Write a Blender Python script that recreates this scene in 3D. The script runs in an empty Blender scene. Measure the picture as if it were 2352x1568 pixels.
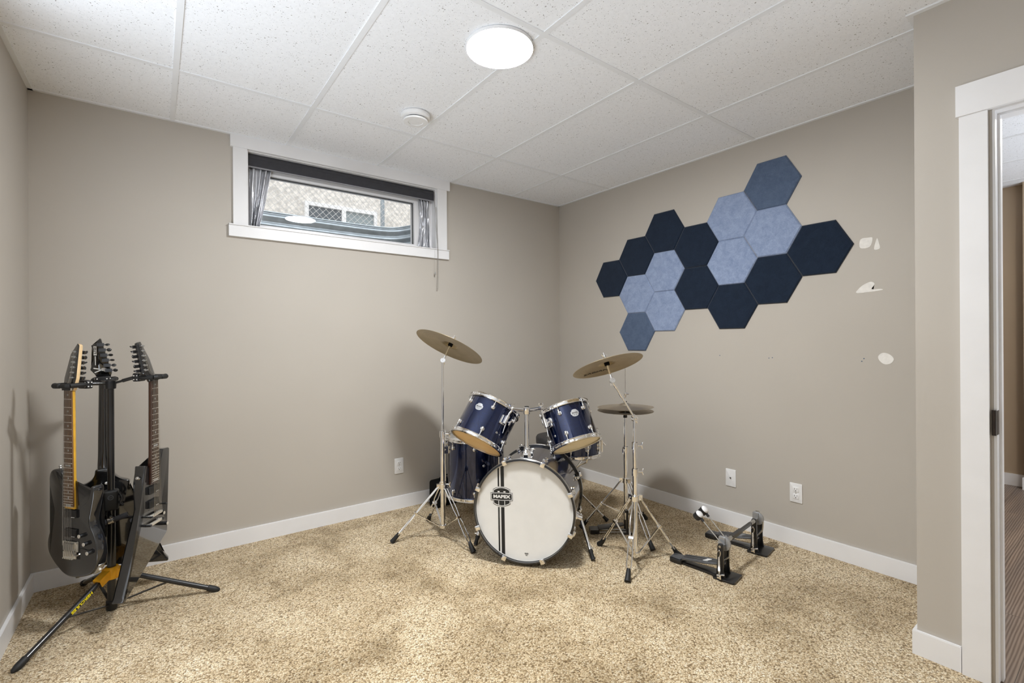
import bpy, bmesh, math, random
from mathutils import Vector, Matrix
V = Vector
PI = math.pi
random.seed(7)
S = bpy.context.scene
COL = S.collection

# ------------------------------------------------------------------ helpers
def frame(o, z, y=None, x=None):
    """matrix with origin o, local z along z, and local y (or x) as near the hint as it goes"""
    z = V(z).normalized()
    if x is not None:
        x = V(x); x = (x - z * x.dot(z)).normalized(); y = z.cross(x)
    else:
        y = V(y if y is not None else (0, 0, 1)); y = (y - z * y.dot(z)).normalized(); x = y.cross(z)
    m = Matrix.Identity(4)
    for i in range(3):
        m[i][0], m[i][1], m[i][2], m[i][3] = x[i], y[i], z[i], o[i]
    return m

class MB:
    def __init__(s, M=None):
        s.bm = bmesh.new(); s.M = M or Matrix.Identity(4)
    def v(s, p): return s.bm.verts.new(s.M @ V(p))
    def f(s, vs):
        try: return s.bm.faces.new(vs)
        except ValueError: return None
    def box(s, x0, x1, y0, y1, z0, z1, M=None):
        M = M or Matrix.Identity(4)
        vs = [s.v(M @ V((x, y, z))) for x in (x0, x1) for y in (y0, y1) for z in (z0, z1)]
        for q in ((0, 1, 3, 2), (4, 6, 7, 5), (0, 4, 5, 1), (2, 3, 7, 6), (0, 2, 6, 4), (1, 5, 7, 3)):
            s.f([vs[i] for i in q])
        return s
    def quad(s, a, b, c, d): s.f([s.v(p) for p in (a, b, c, d)]); return s
    def tube(s, pts, r, seg=12, closed=False, cap=True):
        pts = [V(p) for p in pts]; n = len(pts)
        rs = r if isinstance(r, (list, tuple)) else [r] * n
        rings = []; up = None
        for i in range(n):
            a = pts[i - 1] if (i > 0 or closed) else pts[i]
            b = pts[(i + 1) % n] if (i < n - 1 or closed) else pts[i]
            t = (b - a).normalized()
            if up is None:
                up = V((0, 0, 1)) if abs(t.z) < .9 else V((1, 0, 0))
            up = (up - t * up.dot(t)).normalized(); w = t.cross(up)
            rings.append([s.v(pts[i] + (up * math.cos(2 * PI * k / seg) + w * math.sin(2 * PI * k / seg)) * rs[i]) for k in range(seg)])
        for i in range(n if closed else n - 1):
            A, B = rings[i], rings[(i + 1) % n]
            for k in range(seg): s.f([A[k], A[(k + 1) % seg], B[(k + 1) % seg], B[k]])
        if cap and not closed:
            s.f(rings[0][::-1]); s.f(rings[-1])
        return s
    def cyl(s, a, b, r, r2=None, seg=20): return s.tube([a, b], [r, r if r2 is None else r2], seg)
    def lathe(s, prof, seg=48, M=None, closed=False):
        M = M or Matrix.Identity(4); rings = []
        for (r, z) in prof:
            if r < 1e-6: rings.append([s.v(M @ V((0, 0, z)))])
            else: rings.append([s.v(M @ V((r * math.cos(2 * PI * k / seg), r * math.sin(2 * PI * k / seg), z))) for k in range(seg)])
        pr = list(zip(rings, rings[1:])) + ([(rings[-1], rings[0])] if closed else [])
        for A, B in pr:
            for k in range(seg):
                k2 = (k + 1) % seg
                q = [A[k % len(A)], A[k2 % len(A)], B[k2 % len(B)], B[k % len(B)]]
                u = []
                for w in q:
                    if w not in u: u.append(w)
                if len(u) > 2: s.f(u)
        return s
    def prism(s, out, z0, z1, b=0.0, seg=2, M=None):
        """outline (x,y) extruded from z0 to z1 with rounded rims of size b"""
        M = M or Matrix.Identity(4); n = len(out)
        area = sum(out[i][0] * out[(i + 1) % n][1] - out[(i + 1) % n][0] * out[i][1] for i in range(n))
        if area < 0: out = out[::-1]
        nor = []
        for i in range(n):
            a, p, c = V(out[i - 1]), V(out[i]), V(out[(i + 1) % n])
            e1 = (p - a).normalized(); e2 = (c - p).normalized()
            n1 = V((e1.y, -e1.x)); n2 = V((e2.y, -e2.x)); m = n1 + n2
            m = m.normalized() if m.length > 1e-6 else n1
            nor.append(m / max(.5, m.dot(n1)))
        lev = [(z0, 0), (z1, 0)] if b <= 0 else [(z0 + b * (1 - math.cos(PI / 2 * k / seg)), b * (1 - math.sin(PI / 2 * k / seg))) for k in range(seg + 1)]
        if b > 0: lev = lev + [(z1 - (z - z0), i) for z, i in lev[::-1]]
        rings = [[s.v(M @ V((out[i][0] - nor[i].x * ins, out[i][1] - nor[i].y * ins, z))) for i in range(n)] for z, ins in lev]
        for A, B in zip(rings, rings[1:]):
            for k in range(n): s.f([A[k], A[(k + 1) % n], B[(k + 1) % n], B[k]])
        caps = [q for q in (s.f(rings[0][::-1]), s.f(rings[-1])) if q]
        if n > 30: bmesh.ops.triangulate(s.bm, faces=caps, ngon_method='EAR_CLIP')
        return s
    def ball(s, c, rx, ry=None, rz=None, seg=16, M=None):
        ry = ry or rx; rz = rz or rx
        MM = (M or Matrix.Identity(4)) @ Matrix.Translation(V(c)) @ Matrix.Diagonal((rx, ry, rz, 1))
        return s.lathe([(math.sin(PI * k / (seg // 2)) if 0 < k < seg // 2 else 0, -math.cos(PI * k / (seg // 2))) for k in range(seg // 2 + 1)], seg, MM)
    def bar(s, a, b, w, t, up=(0, 0, 1)):
        """flat bar from a to b, w wide across 'up x dir', t thick along up"""
        a, b = V(a), V(b); d = b - a
        M = frame(a, d, y=up); s.box(-w / 2, w / 2, -t / 2, t / 2, 0, d.length, M); return s
    def build(s, name, mat, parent=None, smooth=40):
        if parent is not None and parent.name in WM:
            s.bm.transform(WM[parent.name].inverted())
        bmesh.ops.recalc_face_normals(s.bm, faces=s.bm.faces[:])
        me = bpy.data.meshes.new(name); s.bm.to_mesh(me); s.bm.free()
        if smooth:
            for p in me.polygons: p.use_smooth = True
            try: me.set_sharp_from_angle(angle=math.radians(smooth))
            except Exception: pass
        if mat: me.materials.append(mat)
        o = bpy.data.objects.new(name, me); COL.objects.link(o)
        if parent is not None:
            o.parent = parent
            if parent.name in WM: WM[o.name] = WM[parent.name]
        return o
WM = {}

def tag(o, label=None, cat=None, group=None, kind=None):
    if label: o['label'] = label
    if cat: o['category'] = cat
    if group: o['group'] = group
    if kind: o['kind'] = kind
    return o
def thing(name, label, cat, M, group=None):
    if not isinstance(M, Matrix): M = Matrix.Translation(V(M))
    o = bpy.data.objects.new(name, None); COL.objects.link(o); o.empty_display_size = .05
    o.matrix_world = M; WM[o.name] = M.copy()
    return tag(o, label, cat, group)
def single(mb, name, mat, label, cat, group=None, **k): return tag(mb.build(name, mat, None, **k), label, cat, group)
def struct(name, loc=(0, 0, 0)):
    o = bpy.data.objects.new(name, None); COL.objects.link(o); o.location = loc; WM[o.name] = Matrix.Translation(V(loc))
    o['kind'] = 'structure'; return o
def repeat(o, parent, M):
    """a copy of part o (and of its sub-parts) under the same thing, moved by the local matrix M"""
    c = o.copy(); COL.objects.link(c); c.parent = parent; c.matrix_basis = M @ o.matrix_basis
    for ch in o.children:
        d = ch.copy(); COL.objects.link(d); d.parent = c
    return c
def spline(pts, n=6, closed=True):
    out = []; m = len(pts)
    for i in range(m if closed else m - 1):
        g = lambda k: V(pts[k % m]) if closed else V(pts[min(max(k, 0), m - 1)])
        p0, p1, p2, p3 = g(i - 1), g(i), g(i + 1), g(i + 2)
        for k in range(n):
            t = k / n
            out.append(.5 * ((2 * p1) + (p2 - p0) * t + (2 * p0 - 5 * p1 + 4 * p2 - p3) * t * t + (3 * p1 - p0 - 3 * p2 + p3) * t ** 3))
    if not closed: out.append(V(pts[-1]))
    return [tuple(p) for p in out]
def rpoly(pts, r=.008, n=4):
    out = []; m = len(pts)
    for i in range(m):
        a, p, c = V(pts[i - 1]), V(pts[i]), V(pts[(i + 1) % m])
        rr = min(r, (p - a).length * .45, (c - p).length * .45)
        s, e = p + (a - p).normalized() * rr, p + (c - p).normalized() * rr
        for k in range(n + 1):
            t = k / n; out.append(tuple(s * (1 - t) ** 2 + p * 2 * t * (1 - t) + e * t * t))
    return out
def text_into(mb, txt, size, M, depth=.0006, bold=0.0, sx=1.0, spacing=1.0):
    cu = bpy.data.curves.new('lettering', 'FONT'); cu.body = txt; cu.size = size; cu.align_x = 'CENTER'; cu.align_y = 'CENTER'
    cu.extrude = depth / 2; cu.offset = bold; cu.space_character = spacing; cu.resolution_u = 3
    ob = bpy.data.objects.new('lettering', cu); COL.objects.link(ob)
    dg = bpy.context.evaluated_depsgraph_get()
    me = bpy.data.meshes.new_from_object(ob.evaluated_get(dg))
    me.transform(mb.M @ M @ Matrix.Diagonal((sx, 1, 1, 1)))
    mb.bm.from_mesh(me)
    bpy.data.objects.remove(ob); bpy.data.curves.remove(cu); bpy.data.meshes.remove(me)
    return mb

# ------------------------------------------------------------------ materials
class N:
    def __init__(s, name):
        m = bpy.data.materials.new(name); m.use_nodes = True; s.m = m; s.t = m.node_tree; s.t.nodes.clear()
        s.out = s.n('ShaderNodeOutputMaterial'); s.b = s.n('ShaderNodeBsdfPrincipled'); s.l(s.b.outputs[0], s.out.inputs[0])
    def n(s, t, **k):
        o = s.t.nodes.new(t)
        for a, b in k.items(): setattr(o, a, b)
        return o
    def l(s, a, b): s.t.links.new(a, b)
    def obj(s, scale=(1, 1, 1), rot=(0, 0, 0)):
        c = s.n('ShaderNodeTexCoord'); mp = s.n('ShaderNodeMapping')
        mp.inputs['Scale'].default_value = scale; mp.inputs['Rotation'].default_value = rot
        s.l(c.outputs['Object'], mp.inputs[0]); return mp.outputs[0]
    def noise(s, vec, scale, detail=2, rough=.5, dist=0):
        o = s.n('ShaderNodeTexNoise'); o.inputs['Scale'].default_value = scale; o.inputs['Detail'].default_value = detail
        o.inputs['Roughness'].default_value = rough; o.inputs['Distortion'].default_value = dist
        s.l(vec, o.inputs['Vector']); return o
    def ramp(s, fac, stops, interp='LINEAR'):
        o = s.n('ShaderNodeValToRGB'); e = o.color_ramp.elements; o.color_ramp.interpolation = interp
        while len(e) < len(stops): e.new(.5)
        for el, (p, c) in zip(e, stops): el.position = p; el.color = (*c, 1) if len(c) == 3 else c
        s.l(fac, o.inputs[0]); return o.outputs[0]
    def math(s, op, a, b=None):
        o = s.n('ShaderNodeMath', operation=op)
        for i, q in enumerate((a, b)):
            if q is None: continue
            if isinstance(q, (int, float)): o.inputs[i].default_value = q
            else: s.l(q, o.inputs[i])
        return o.outputs[0]
    def mix(s, fac, a, b, mode='MIX'):
        o = s.n('ShaderNodeMix', data_type='RGBA', blend_type=mode)
        for i, q in ((0, fac), (6, a), (7, b)):
            if isinstance(q, (int, float)): o.inputs[i].default_value = q
            elif isinstance(q, tuple): o.inputs[i].default_value = (*q, 1)
            else: s.l(q, o.inputs[i])
        return o.outputs[2]
    def bump(s, h, strength=.3, dist=.002):
        o = s.n('ShaderNodeBump'); o.inputs['Strength'].default_value = strength; o.inputs['Distance'].default_value = dist
        s.l(h, o.inputs['Height']); s.l(o.outputs[0], s.b.inputs['Normal']); return o
    def set(s, **k):
        for a, b in k.items():
            i = s.b.inputs[a.replace('_', ' ')]
            if isinstance(b, (int, float)): i.default_value = b
            elif isinstance(b, tuple): i.default_value = (*b, 1) if len(b) == 3 else b
            else: s.l(b, i)
        return s
def pbr(name, col, rough=.5, metal=0, coat=0, spec=.5, var=.06, vs=40, bump=0, bs=300):
    n = N(name); v = n.obj()
    nz = n.noise(v, vs, 3)
    c2 = tuple(min(1, c * (1 - var)) for c in col); c3 = tuple(min(1, c * (1 + var)) for c in col)
    n.set(Base_Color=n.ramp(nz.outputs[0], [(.35, c2), (.65, c3)]), Roughness=rough, Metallic=metal, Coat_Weight=coat, Specular_IOR_Level=spec)
    n.b.inputs['Coat Roughness'].default_value = .03
    if bump: n.bump(n.noise(v, bs, 2).outputs[0], bump, .001)
    return n.m

WALLC = (.475, .440, .392)
def wall_mat(name, col):
    n = N(name); v = n.obj()
    big = n.noise(v, 1.3, 2)
    c = n.ramp(big.outputs[0], [(.3, tuple(x * .97 for x in col)), (.7, tuple(x * 1.03 for x in col))])
    n.set(Base_Color=c, Roughness=.55, Specular_IOR_Level=.35)
    n.bump(n.noise(v, 220, 3, .6).outputs[0], .12, .001); return n.m
M_wall = wall_mat('taupe wall paint', WALLC)
M_hallwall = wall_mat('tan hall paint', (.42, .33, .235))
M_trim = pbr('white trim paint', (.80, .80, .81), .35, var=.015, vs=8)
M_white = pbr('white plastic', (.80, .80, .80), .35, var=.02)
M_spack = pbr('white filler', (.80, .78, .74), .8, var=.05)

def ceiling_mat():
    n = N('speckled ceiling tile'); v = n.obj()
    d = n.noise(v, 140, 2); warp = n.mix(.012, v, d.outputs['Color'], 'ADD')
    out = None
    for sc, thr, keep in ((70, .20, .42), (105, .21, .35), (170, .22, .45)):
        vo = n.n('ShaderNodeTexVoronoi'); vo.inputs['Scale'].default_value = sc; n.l(warp, vo.inputs['Vector'])
        r = n.n('ShaderNodeSeparateColor'); n.l(vo.outputs['Color'], r.inputs[0])
        size = n.math('MULTIPLY', r.outputs[1], thr)
        a = n.math('LESS_THAN', vo.outputs['Distance'], size); b = n.math('GREATER_THAN', r.outputs[0], keep)
        m = n.math('MULTIPLY', a, b)
        out = m if out is None else n.math('MAXIMUM', out, m)
    base = n.ramp(n.noise(v, 60, 4, .7).outputs[0], [(.35, (.845, .86, .885)), (.65, (.89, .905, .93))])
    n.set(Base_Color=n.mix(out, base, (.30, .29, .28)), Roughness=.9, Specular_IOR_Level=.1)
    n.bump(n.math('SUBTRACT', n.noise(v, 130, 4, .7).outputs[0], out), .25, .002); return n.m
M_ceil = ceiling_mat()
M_tee = pbr('white ceiling grid', (.80, .815, .835), .4, var=.01)

def carpet_mat():
    n = N('tan frieze carpet'); v = n.obj()
    big = n.noise(v, 2.4, 4, .62, .4); mid = n.noise(v, 9, 3, .6)
    wp = n.noise(v, 190, 2); wv = n.mix(.0055, v, wp.outputs['Color'], 'ADD')
    vo = n.n('ShaderNodeTexVoronoi'); vo.inputs['Scale'].default_value = 165; n.l(wv, vo.inputs['Vector'])
    sc = n.n('ShaderNodeSeparateColor'); n.l(vo.outputs['Color'], sc.inputs[0])
    yarn = n.ramp(sc.outputs[0], [(0, (.26, .18, .09)), (.12, (.48, .36, .20)), (.34, (.80, .645, .415)), (.75, (.93, .79, .55)), (1, (.98, .90, .72))])
    gap = n.ramp(vo.outputs['Distance'], [(.35, (1, 1, 1)), (.80, (.46, .38, .28))])
    patch = n.ramp(n.math('ADD', n.math('MULTIPLY', big.outputs[0], .75), n.math('MULTIPLY', mid.outputs[0], .25)), [(.35, (.60, .56, .49)), (.49, (.92, .90, .87)), (.60, (1.10, 1.12, 1.16))])
    dk = n.ramp(n.noise(v, 320, 2, .6).outputs[0], [(.30, (.34, .28, .20)), (.44, (1, 1, 1))])
    col = n.mix(1, n.mix(1, n.mix(1, yarn, gap, 'MULTIPLY'), patch, 'MULTIPLY'), dk, 'MULTIPLY')
    n.set(Base_Color=col, Roughness=1, Specular_IOR_Level=.05, Sheen_Weight=.15)
    h = n.math('ADD', n.math('MULTIPLY', vo.outputs['Distance'], -1.0), n.math('MULTIPLY', n.noise(v, 120, 4, .7).outputs[0], .8))
    n.bump(h, .8, .008); return n.m
M_carpet = carpet_mat()

def plank_mat():
    n = N('grey brown plank floor'); c = n.n('ShaderNodeTexCoord'); v = c.outputs['Object']
    br = n.n('ShaderNodeTexBrick'); br.inputs['Scale'].default_value = 1; br.inputs['Brick Width'].default_value = 1.2; br.inputs['Row Height'].default_value = .18
    br.inputs['Mortar Size'].default_value = .0012; br.inputs['Color1'].default_value = (.2, .2, .2, 1); br.inputs['Color2'].default_value = (.9, .9, .9, 1); n.l(v, br.inputs['Vector'])
    mp = n.n('ShaderNodeMapping'); mp.inputs['Scale'].default_value = (.9, 11, 1); n.l(v, mp.inputs[0])
    off = n.mix(1.0, mp.outputs[0], br.outputs['Color'], 'ADD')
    w = n.n('ShaderNodeTexWave'); w.inputs['Scale'].default_value = 2.6; w.inputs['Distortion'].default_value = 3.2; w.inputs['Detail'].default_value = 3; w.inputs['Detail Scale'].default_value = 1.2
    w.bands_direction = 'Y'; n.l(off, w.inputs['Vector'])
    g = n.ramp(w.outputs[0], [(0, (.125, .092, .072)), (.45, (.185, .142, .114)), (1, (.25, .20, .162))])
    tone = n.ramp(n.noise(off, 1.3, 2).outputs[0], [(.3, (.75, .75, .78)), (.7, (1.15, 1.1, 1.05))])
    col = n.mix(n.math('MULTIPLY', br.outputs['Fac'], .7), n.mix(1, g, tone, 'MULTIPLY'), (.03, .025, .02))
    n.set(Base_Color=col, Roughness=.42); return n.m
M_plank = plank_mat()

def felt_mat(name, a, b):
    n = N(name); v = n.obj()
    f = n.noise(n.obj((1, 1, 1), (.6, .2, .9)), 150, 5, .75, 1.5); g = n.noise(v, 22, 4, .7, .6)
    k = n.math('ADD', n.math('MULTIPLY', f.outputs[0], .6), n.math('MULTIPLY', g.outputs[0], .4))
    n.set(Base_Color=n.ramp(k, [(.36, a), (.64, b)]), Roughness=.95, Specular_IOR_Level=.15, Sheen_Weight=.25)
    n.bump(f.outputs[0], .25, .001); return n.m
M_fl = felt_mat('light blue grey felt', (.17, .225, .36), (.32, .39, .55))
M_fm = felt_mat('mid slate felt', (.060, .088, .15), (.105, .145, .225))
M_fd = felt_mat('dark navy felt', (.006, .012, .026), (.013, .024, .046))

def sparkle_mat():
    n = N('midnight blue drum lacquer'); v = n.obj()
    vo = n.n('ShaderNodeTexVoronoi'); vo.inputs['Scale'].default_value = 900; n.l(v, vo.inputs['Vector'])
    sc = n.n('ShaderNodeSeparateColor'); n.l(vo.outputs['Color'], sc.inputs[0])
    n.set(Base_Color=n.ramp(sc.outputs[0], [(.5, (.0022, .007, .036)), (1, (.007, .028, .14))]), Metallic=.75, Roughness=.14, Coat_Weight=1.0)
    n.b.inputs['Coat IOR'].default_value = 1.55
    n.b.inputs['Coat Roughness'].default_value = .03; return n.m
M_blue = sparkle_mat()
M_chrome = pbr('chrome', (.93, .93, .93), .07, 1, var=.02)
M_steel = pbr('brushed steel', (.55, .54, .52), .3, 1, var=.05)
M_bronze = None
def bronze_mat(name, a, b):
    n = N(name); c = n.n('ShaderNodeTexCoord')
    g = n.n('ShaderNodeVectorMath', operation='LENGTH'); n.l(c.outputs['Object'], g.inputs[0])
    w = n.n('ShaderNodeTexNoise'); w.noise_dimensions = '1D'; w.inputs['Scale'].default_value = 260; w.inputs['Detail'].default_value = 3
    n.l(g.outputs['Value'], w.inputs['W'])
    st = n.noise(c.outputs['Object'], 9, 3)
    k = n.math('ADD', n.math('MULTIPLY', w.outputs[0], .5), n.math('MULTIPLY', st.outputs[0], .5))
    n.set(Base_Color=n.ramp(k, [(.35, a), (.65, b)]), Metallic=1.0, Roughness=.38)
    n.bump(w.outputs[0], .12, .0005); return n.m
M_bronze = bronze_mat('aged bronze', (.36, .285, .165), (.50, .41, .26))
M_brass = bronze_mat('bright bronze', (.56, .45, .27), (.72, .60, .39))
M_hat = bronze_mat('dull bronze', (.46, .39, .30), (.60, .52, .41))
M_black = pbr('black gloss lacquer', (.012, .012, .013), .12, coat=1)
M_blackp = pbr('black plastic', (.012, .012, .013), .4)
M_blackm = pbr('black powder coat', (.010, .010, .011), .3, coat=.3)
M_rubber = pbr('black rubber', (.008, .008, .008), .6, bump=.1)
M_foam = pbr('grey foam grip', (.05, .05, .055), .85, bump=.3)
M_fabric = pbr('black cloth', (.006, .006, .006), .95, bump=.3, bs=500, spec=.2)
M_vinyl = pbr('charcoal vinyl', (.035, .033, .034), .55, bump=.2)
M_yel = pbr('yellow plastic', (.88, .43, .010), .4)
M_yink = pbr('yellow ink', (.80, .65, .01), .5)
M_hoopb = pbr('black hoop lacquer', (.010, .011, .014), .22, coat=.6)
M_headw = pbr('coated white drum head', (.72, .71, .68), .6, var=.02, vs=15)
def skin(name, a, b, tr):
    n = N(name); v = n.obj(); c = n.ramp(n.noise(v, 9, 3).outputs[0], [(.35, a), (.65, b)])
    n.set(Base_Color=c, Roughness=.35); d = n.n('ShaderNodeBsdfTranslucent'); n.l(c, d.inputs[0]); m = n.n('ShaderNodeMixShader'); m.inputs[0].default_value = tr
    n.l(n.b.outputs[0], m.inputs[1]); n.l(d.outputs[0], m.inputs[2]); n.l(m.outputs[0], n.out.inputs[0]); return n.m
M_heada = skin('amber drum head', (.93, .68, .34), (.96, .74, .40), .55)
M_headc = skin('cream drum head', (.95, .84, .58), (.97, .88, .66), .55)
M_headt = skin('coated batter head', (.90, .90, .88), (.92, .92, .90), .6)
M_ply = pbr('pale shell ply', (.85, .74, .55), .5, var=.08, vs=20)
M_ink = pbr('black ink', (.010, .010, .010), .5)
M_inkw = pbr('white ink', (.75, .74, .72), .5)
M_badge = pbr('brushed badge', (.55, .56, .58), .35, .6)
M_maple = pbr('amber maple', (.72, .40, .035), .3, coat=.5, var=.1, vs=25)
M_mapleb = pbr('bare maple', (.74, .53, .29), .4, coat=.3, var=.08, vs=25)
def rosewood():
    n = N('rosewood'); v = n.obj((60, 3, 60))
    n.set(Base_Color=n.ramp(n.noise(v, 1.5, 4, .7).outputs[0], [(.3, (.085, .042, .020)), (.7, (.20, .108, .052))]), Roughness=.5); return n.m
M_rose = rosewood()
M_fret = pbr('nickel fret', (.80, .76, .68), .35, .6)
M_string = pbr('steel string', (.42, .40, .37), .3, 1)
M_pearl = pbr('pearl inlay', (.42, .42, .42), .3)
M_glass = N('window glass')
M_glass.b.inputs['Base Color'].default_value = (1, 1, 1, 1)
M_glass.set(Transmission_Weight=1.0, Roughness=0.0, IOR=1.45); M_glass = M_glass.m
M_blind = pbr('charcoal blind cloth', (.040, .040, .046), .9, bump=.2, bs=900)
M_curt = pbr('silver satin curtain', (.50, .51, .54), .25, .55, var=.05)
M_galv = pbr('galvanised steel', (.36, .41, .45), .38, .7, var=.12, vs=18)
M_wire = pbr('galvanised wire', (.58, .58, .58), .5, .3)
M_stucco = pbr('grey stucco', (.66, .63, .59), .95, var=.22, vs=30, bump=.5, bs=90)
M_gravel = pbr('grey gravel', (.5, .48, .45), .95, var=.35, vs=60, bump=.6, bs=90)
M_dpane = pbr('dark window pane', (.09, .11, .13), .08, coat=.5)
M_lpane = pbr('pale window pane', (.26, .31, .33), .1, coat=.5)
def emit(name, col, st):
    n = N(name); n.set(Base_Color=(.9, .9, .9), Emission_Color=col, Emission_Strength=st); return n.m
LAMP = 300.0
M_lamp = emit('lit diffuser', (.975, .99, 1.0), LAMP)
M_hallfill = emit('added hall fill diffuser', (1.0, .90, .76), 90.0)

# ------------------------------------------------------------------ camera
YAW, ROLL, FPX = 0.6428, -0.0062, 1091.6
CAMP = V((-3.0785, -3.3509, 1.2434))
Fw = V((math.sin(YAW), math.cos(YAW), 0)); Rt = V((math.cos(YAW), -math.sin(YAW), 0)); Up = V((0, 0, 1))
Rc = Rt * math.cos(ROLL) + Up * math.sin(ROLL); Uc = Up * math.cos(ROLL) - Rt * math.sin(ROLL)
cam = bpy.data.cameras.new('camera'); camo = bpy.data.objects.new('camera', cam); COL.objects.link(camo)
mm = Matrix.Identity(4)
for i in range(3): mm[i][0], mm[i][1], mm[i][2], mm[i][3] = Rc[i], Uc[i], -Fw[i], CAMP[i]
camo.matrix_world = mm
cam.sensor_width = 36; cam.lens = FPX / 2352 * 36; cam.shift_y = -1.55 / 2352; cam.clip_start = .02
S.camera = camo

# ------------------------------------------------------------------ the room
ZC = 2.5174; XL = -3.587; XD = -.679; YD = -2.804
WX0, WX1, WZ0, WZ1 = -2.62, -1.305, 1.967, 2.44          # window opening
def st(name, mb, mat, parent=None, smooth=0):
    o = mb.build(name, mat, parent, smooth=smooth)
    if parent is None: o['kind'] = 'structure'
    return o
fl = MB(); fl.box(XL, XD, -3.95, 0, -.05, 0); fl.box(XD, 0, YD, 0, -.05, 0)
st('floor', fl, M_carpet)
st('floor_hall', MB().box(XD + .001, 2.8, -4.4, -2.93, -.05, -.004).box(.12, 2.8, -2.93, -1, -.05, -.004), M_plank)
wb = MB(); wb.box(XL - .12, WX0, 0, .16, -.05, ZC + .1); wb.box(WX1, .12, 0, .16, -.05, ZC + .1)
wb.box(WX0, WX1, 0, .16, -.05, WZ0); wb.box(WX0, WX1, 0, .16, WZ1, ZC + .1)
st('wall_back', wb, M_wall)
wr = st('wall_right', MB().box(0, .12, -2.925, 0, -.05, ZC + .1), M_wall)
st('wall_left', MB().box(XL - .12, XL, -1.0, 0, -.05, ZC + .1).box(XL - .12, XL, -4.0, -3.0, -.05, ZC + .1), M_wall)  # unseen middle stretch left open so sky fill enters the room
wd = MB(); wd.box(XD, XD + .12, -3.022, YD, -.05, ZC + .1); wd.box(XD, XD + .12, -3.80, -3.022, 2.062, ZC + .1)
wd.box(XD, XD + .12, -4.4, -3.80, -.05, ZC + .1); wd.box(XD + .12, 0, -2.925, YD, -.05, ZC + .1)
st('wall_door', wd, M_wall)
wh = MB(); wh.box(2.72, 2.84, -4.4, -1, -.05, ZC + .1); wh.box(2.62, 2.72, -4.4, -2.745, -.05, ZC + .1); wh.box(.12, 2.84, -1, -.9, -.05, ZC + .1)
st('wall_hall', wh, M_hallwall)
st('wall_rear', MB().box(XL - .12, XD, -4.0, -3.9, -.05, ZC + .1), M_wall)
# small wall marks on the right wall
def blob(y, z, pts, t=.0012):
    M = frame((0, y, z), (-1, 0, 0), y=(0, 0, 1)); return MB(M).prism(spline(pts, 4), -.001, t)
for y, z, pts in ((-2.442, 1.762, [(-.026, -.024), (.018, -.024), (.03, .02), (.012, .026), (-.024, .022)]),
                  (-2.491, 1.748, [(-.012, -.028), (.013, -.026), (.010, .0), (.002, .03), (-.006, .01)]),
                  (-2.452, 1.515, [(-.05, -.022), (.055, -.016), (.055, -.008), (.015, -.006), (.028, .02), (.012, .034), (-.02, .022), (-.045, .0)]),
                  (-2.527, 1.138, [(-.03, -.008), (-.008, -.03), (.02, -.026), (.034, -.002), (.016, .022), (-.012, .03), (-.032, .014)])):
    st('filler_patch', blob(y, z, pts), M_spack, wr)
for y, z in ((-1.605, 1.135), (-1.93, 1.125), (-1.95, 1.128), (-2.43, 1.135), (-2.42, 1.12)):
    st('nail_hole', MB(frame((0, y, z), (-1, 0, 0))).cyl((0, 0, -.001), (0, 0, .001), .003, seg=8), M_fm, wr)

ce = MB(); ce.box(XL - .12, 2.84, -4.4, .16, ZC + .003, ZC + .08)
ceil = st('ceiling', ce, M_ceil)
g = MB()
gx = [-.5598 - .6096 * k for k in range(5)] + [-.5598 + .6096 * k for k in range(1, 6)]
for x in gx: g.box(x - .012, x + .012, -4.0, 0, ZC - .0012, ZC + .0035)
for k in range(4):
    y = -.6327 - 1.2192 * k
    if y > -4.2: g.box(XL, 2.8, y - .012, y + .012, ZC - .001, ZC + .0035)
for k in range(3):
    g.box(.12, 2.8, -2.48 - .6096 * k, -2.456 - .6096 * k, ZC - .0011, ZC + .0035)
st('ceiling_grid', g, M_tee, ceil)
md = MB(); md.box(XL, 0, -.020, 0, ZC - .003, ZC + .0068); md.box(-.020, 0, YD, 0, ZC - .003, ZC + .0068)
md.box(XL, XL + .020, -1.0, 0, ZC - .003, ZC + .0068); md.box(XD - .020, XD, -4.2, YD + .02, ZC - .003, ZC + .0068); md.box(XD, 0, YD, YD + .02, ZC - .003, ZC + .0068)
st('wall_angle', md, M_tee, ceil)
def base(name, segs, mat=M_trim):
    mb = MB()
    for (x0, x1, y0, y1) in segs: mb.box(x0, x1, y0, y1, -.01, .092); mb.box(x0 + .001, x1 - .001, y0 + .001, y1 - .001, .092, .095)
    return st(name, mb, mat)
base('baseboard_back', [(XL, 0, -.013, 0)]); base('baseboard_right', [(-.013, 0, YD, -.013)])
base('baseboard_left', [(XL, XL + .013, -1.0, -.013)])
base('baseboard_door', [(XD - .013, XD, -2.934, YD + .013), (XD, -.013, YD, YD + .013)])
base('baseboard_hall', [(2.707, 2.72, -2.745, -1), (2.607, 2.62, -4.4, -2.735), (-.05, .13, -2.945, -2.926), (.12, .133, -2.93, -1)])

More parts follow.
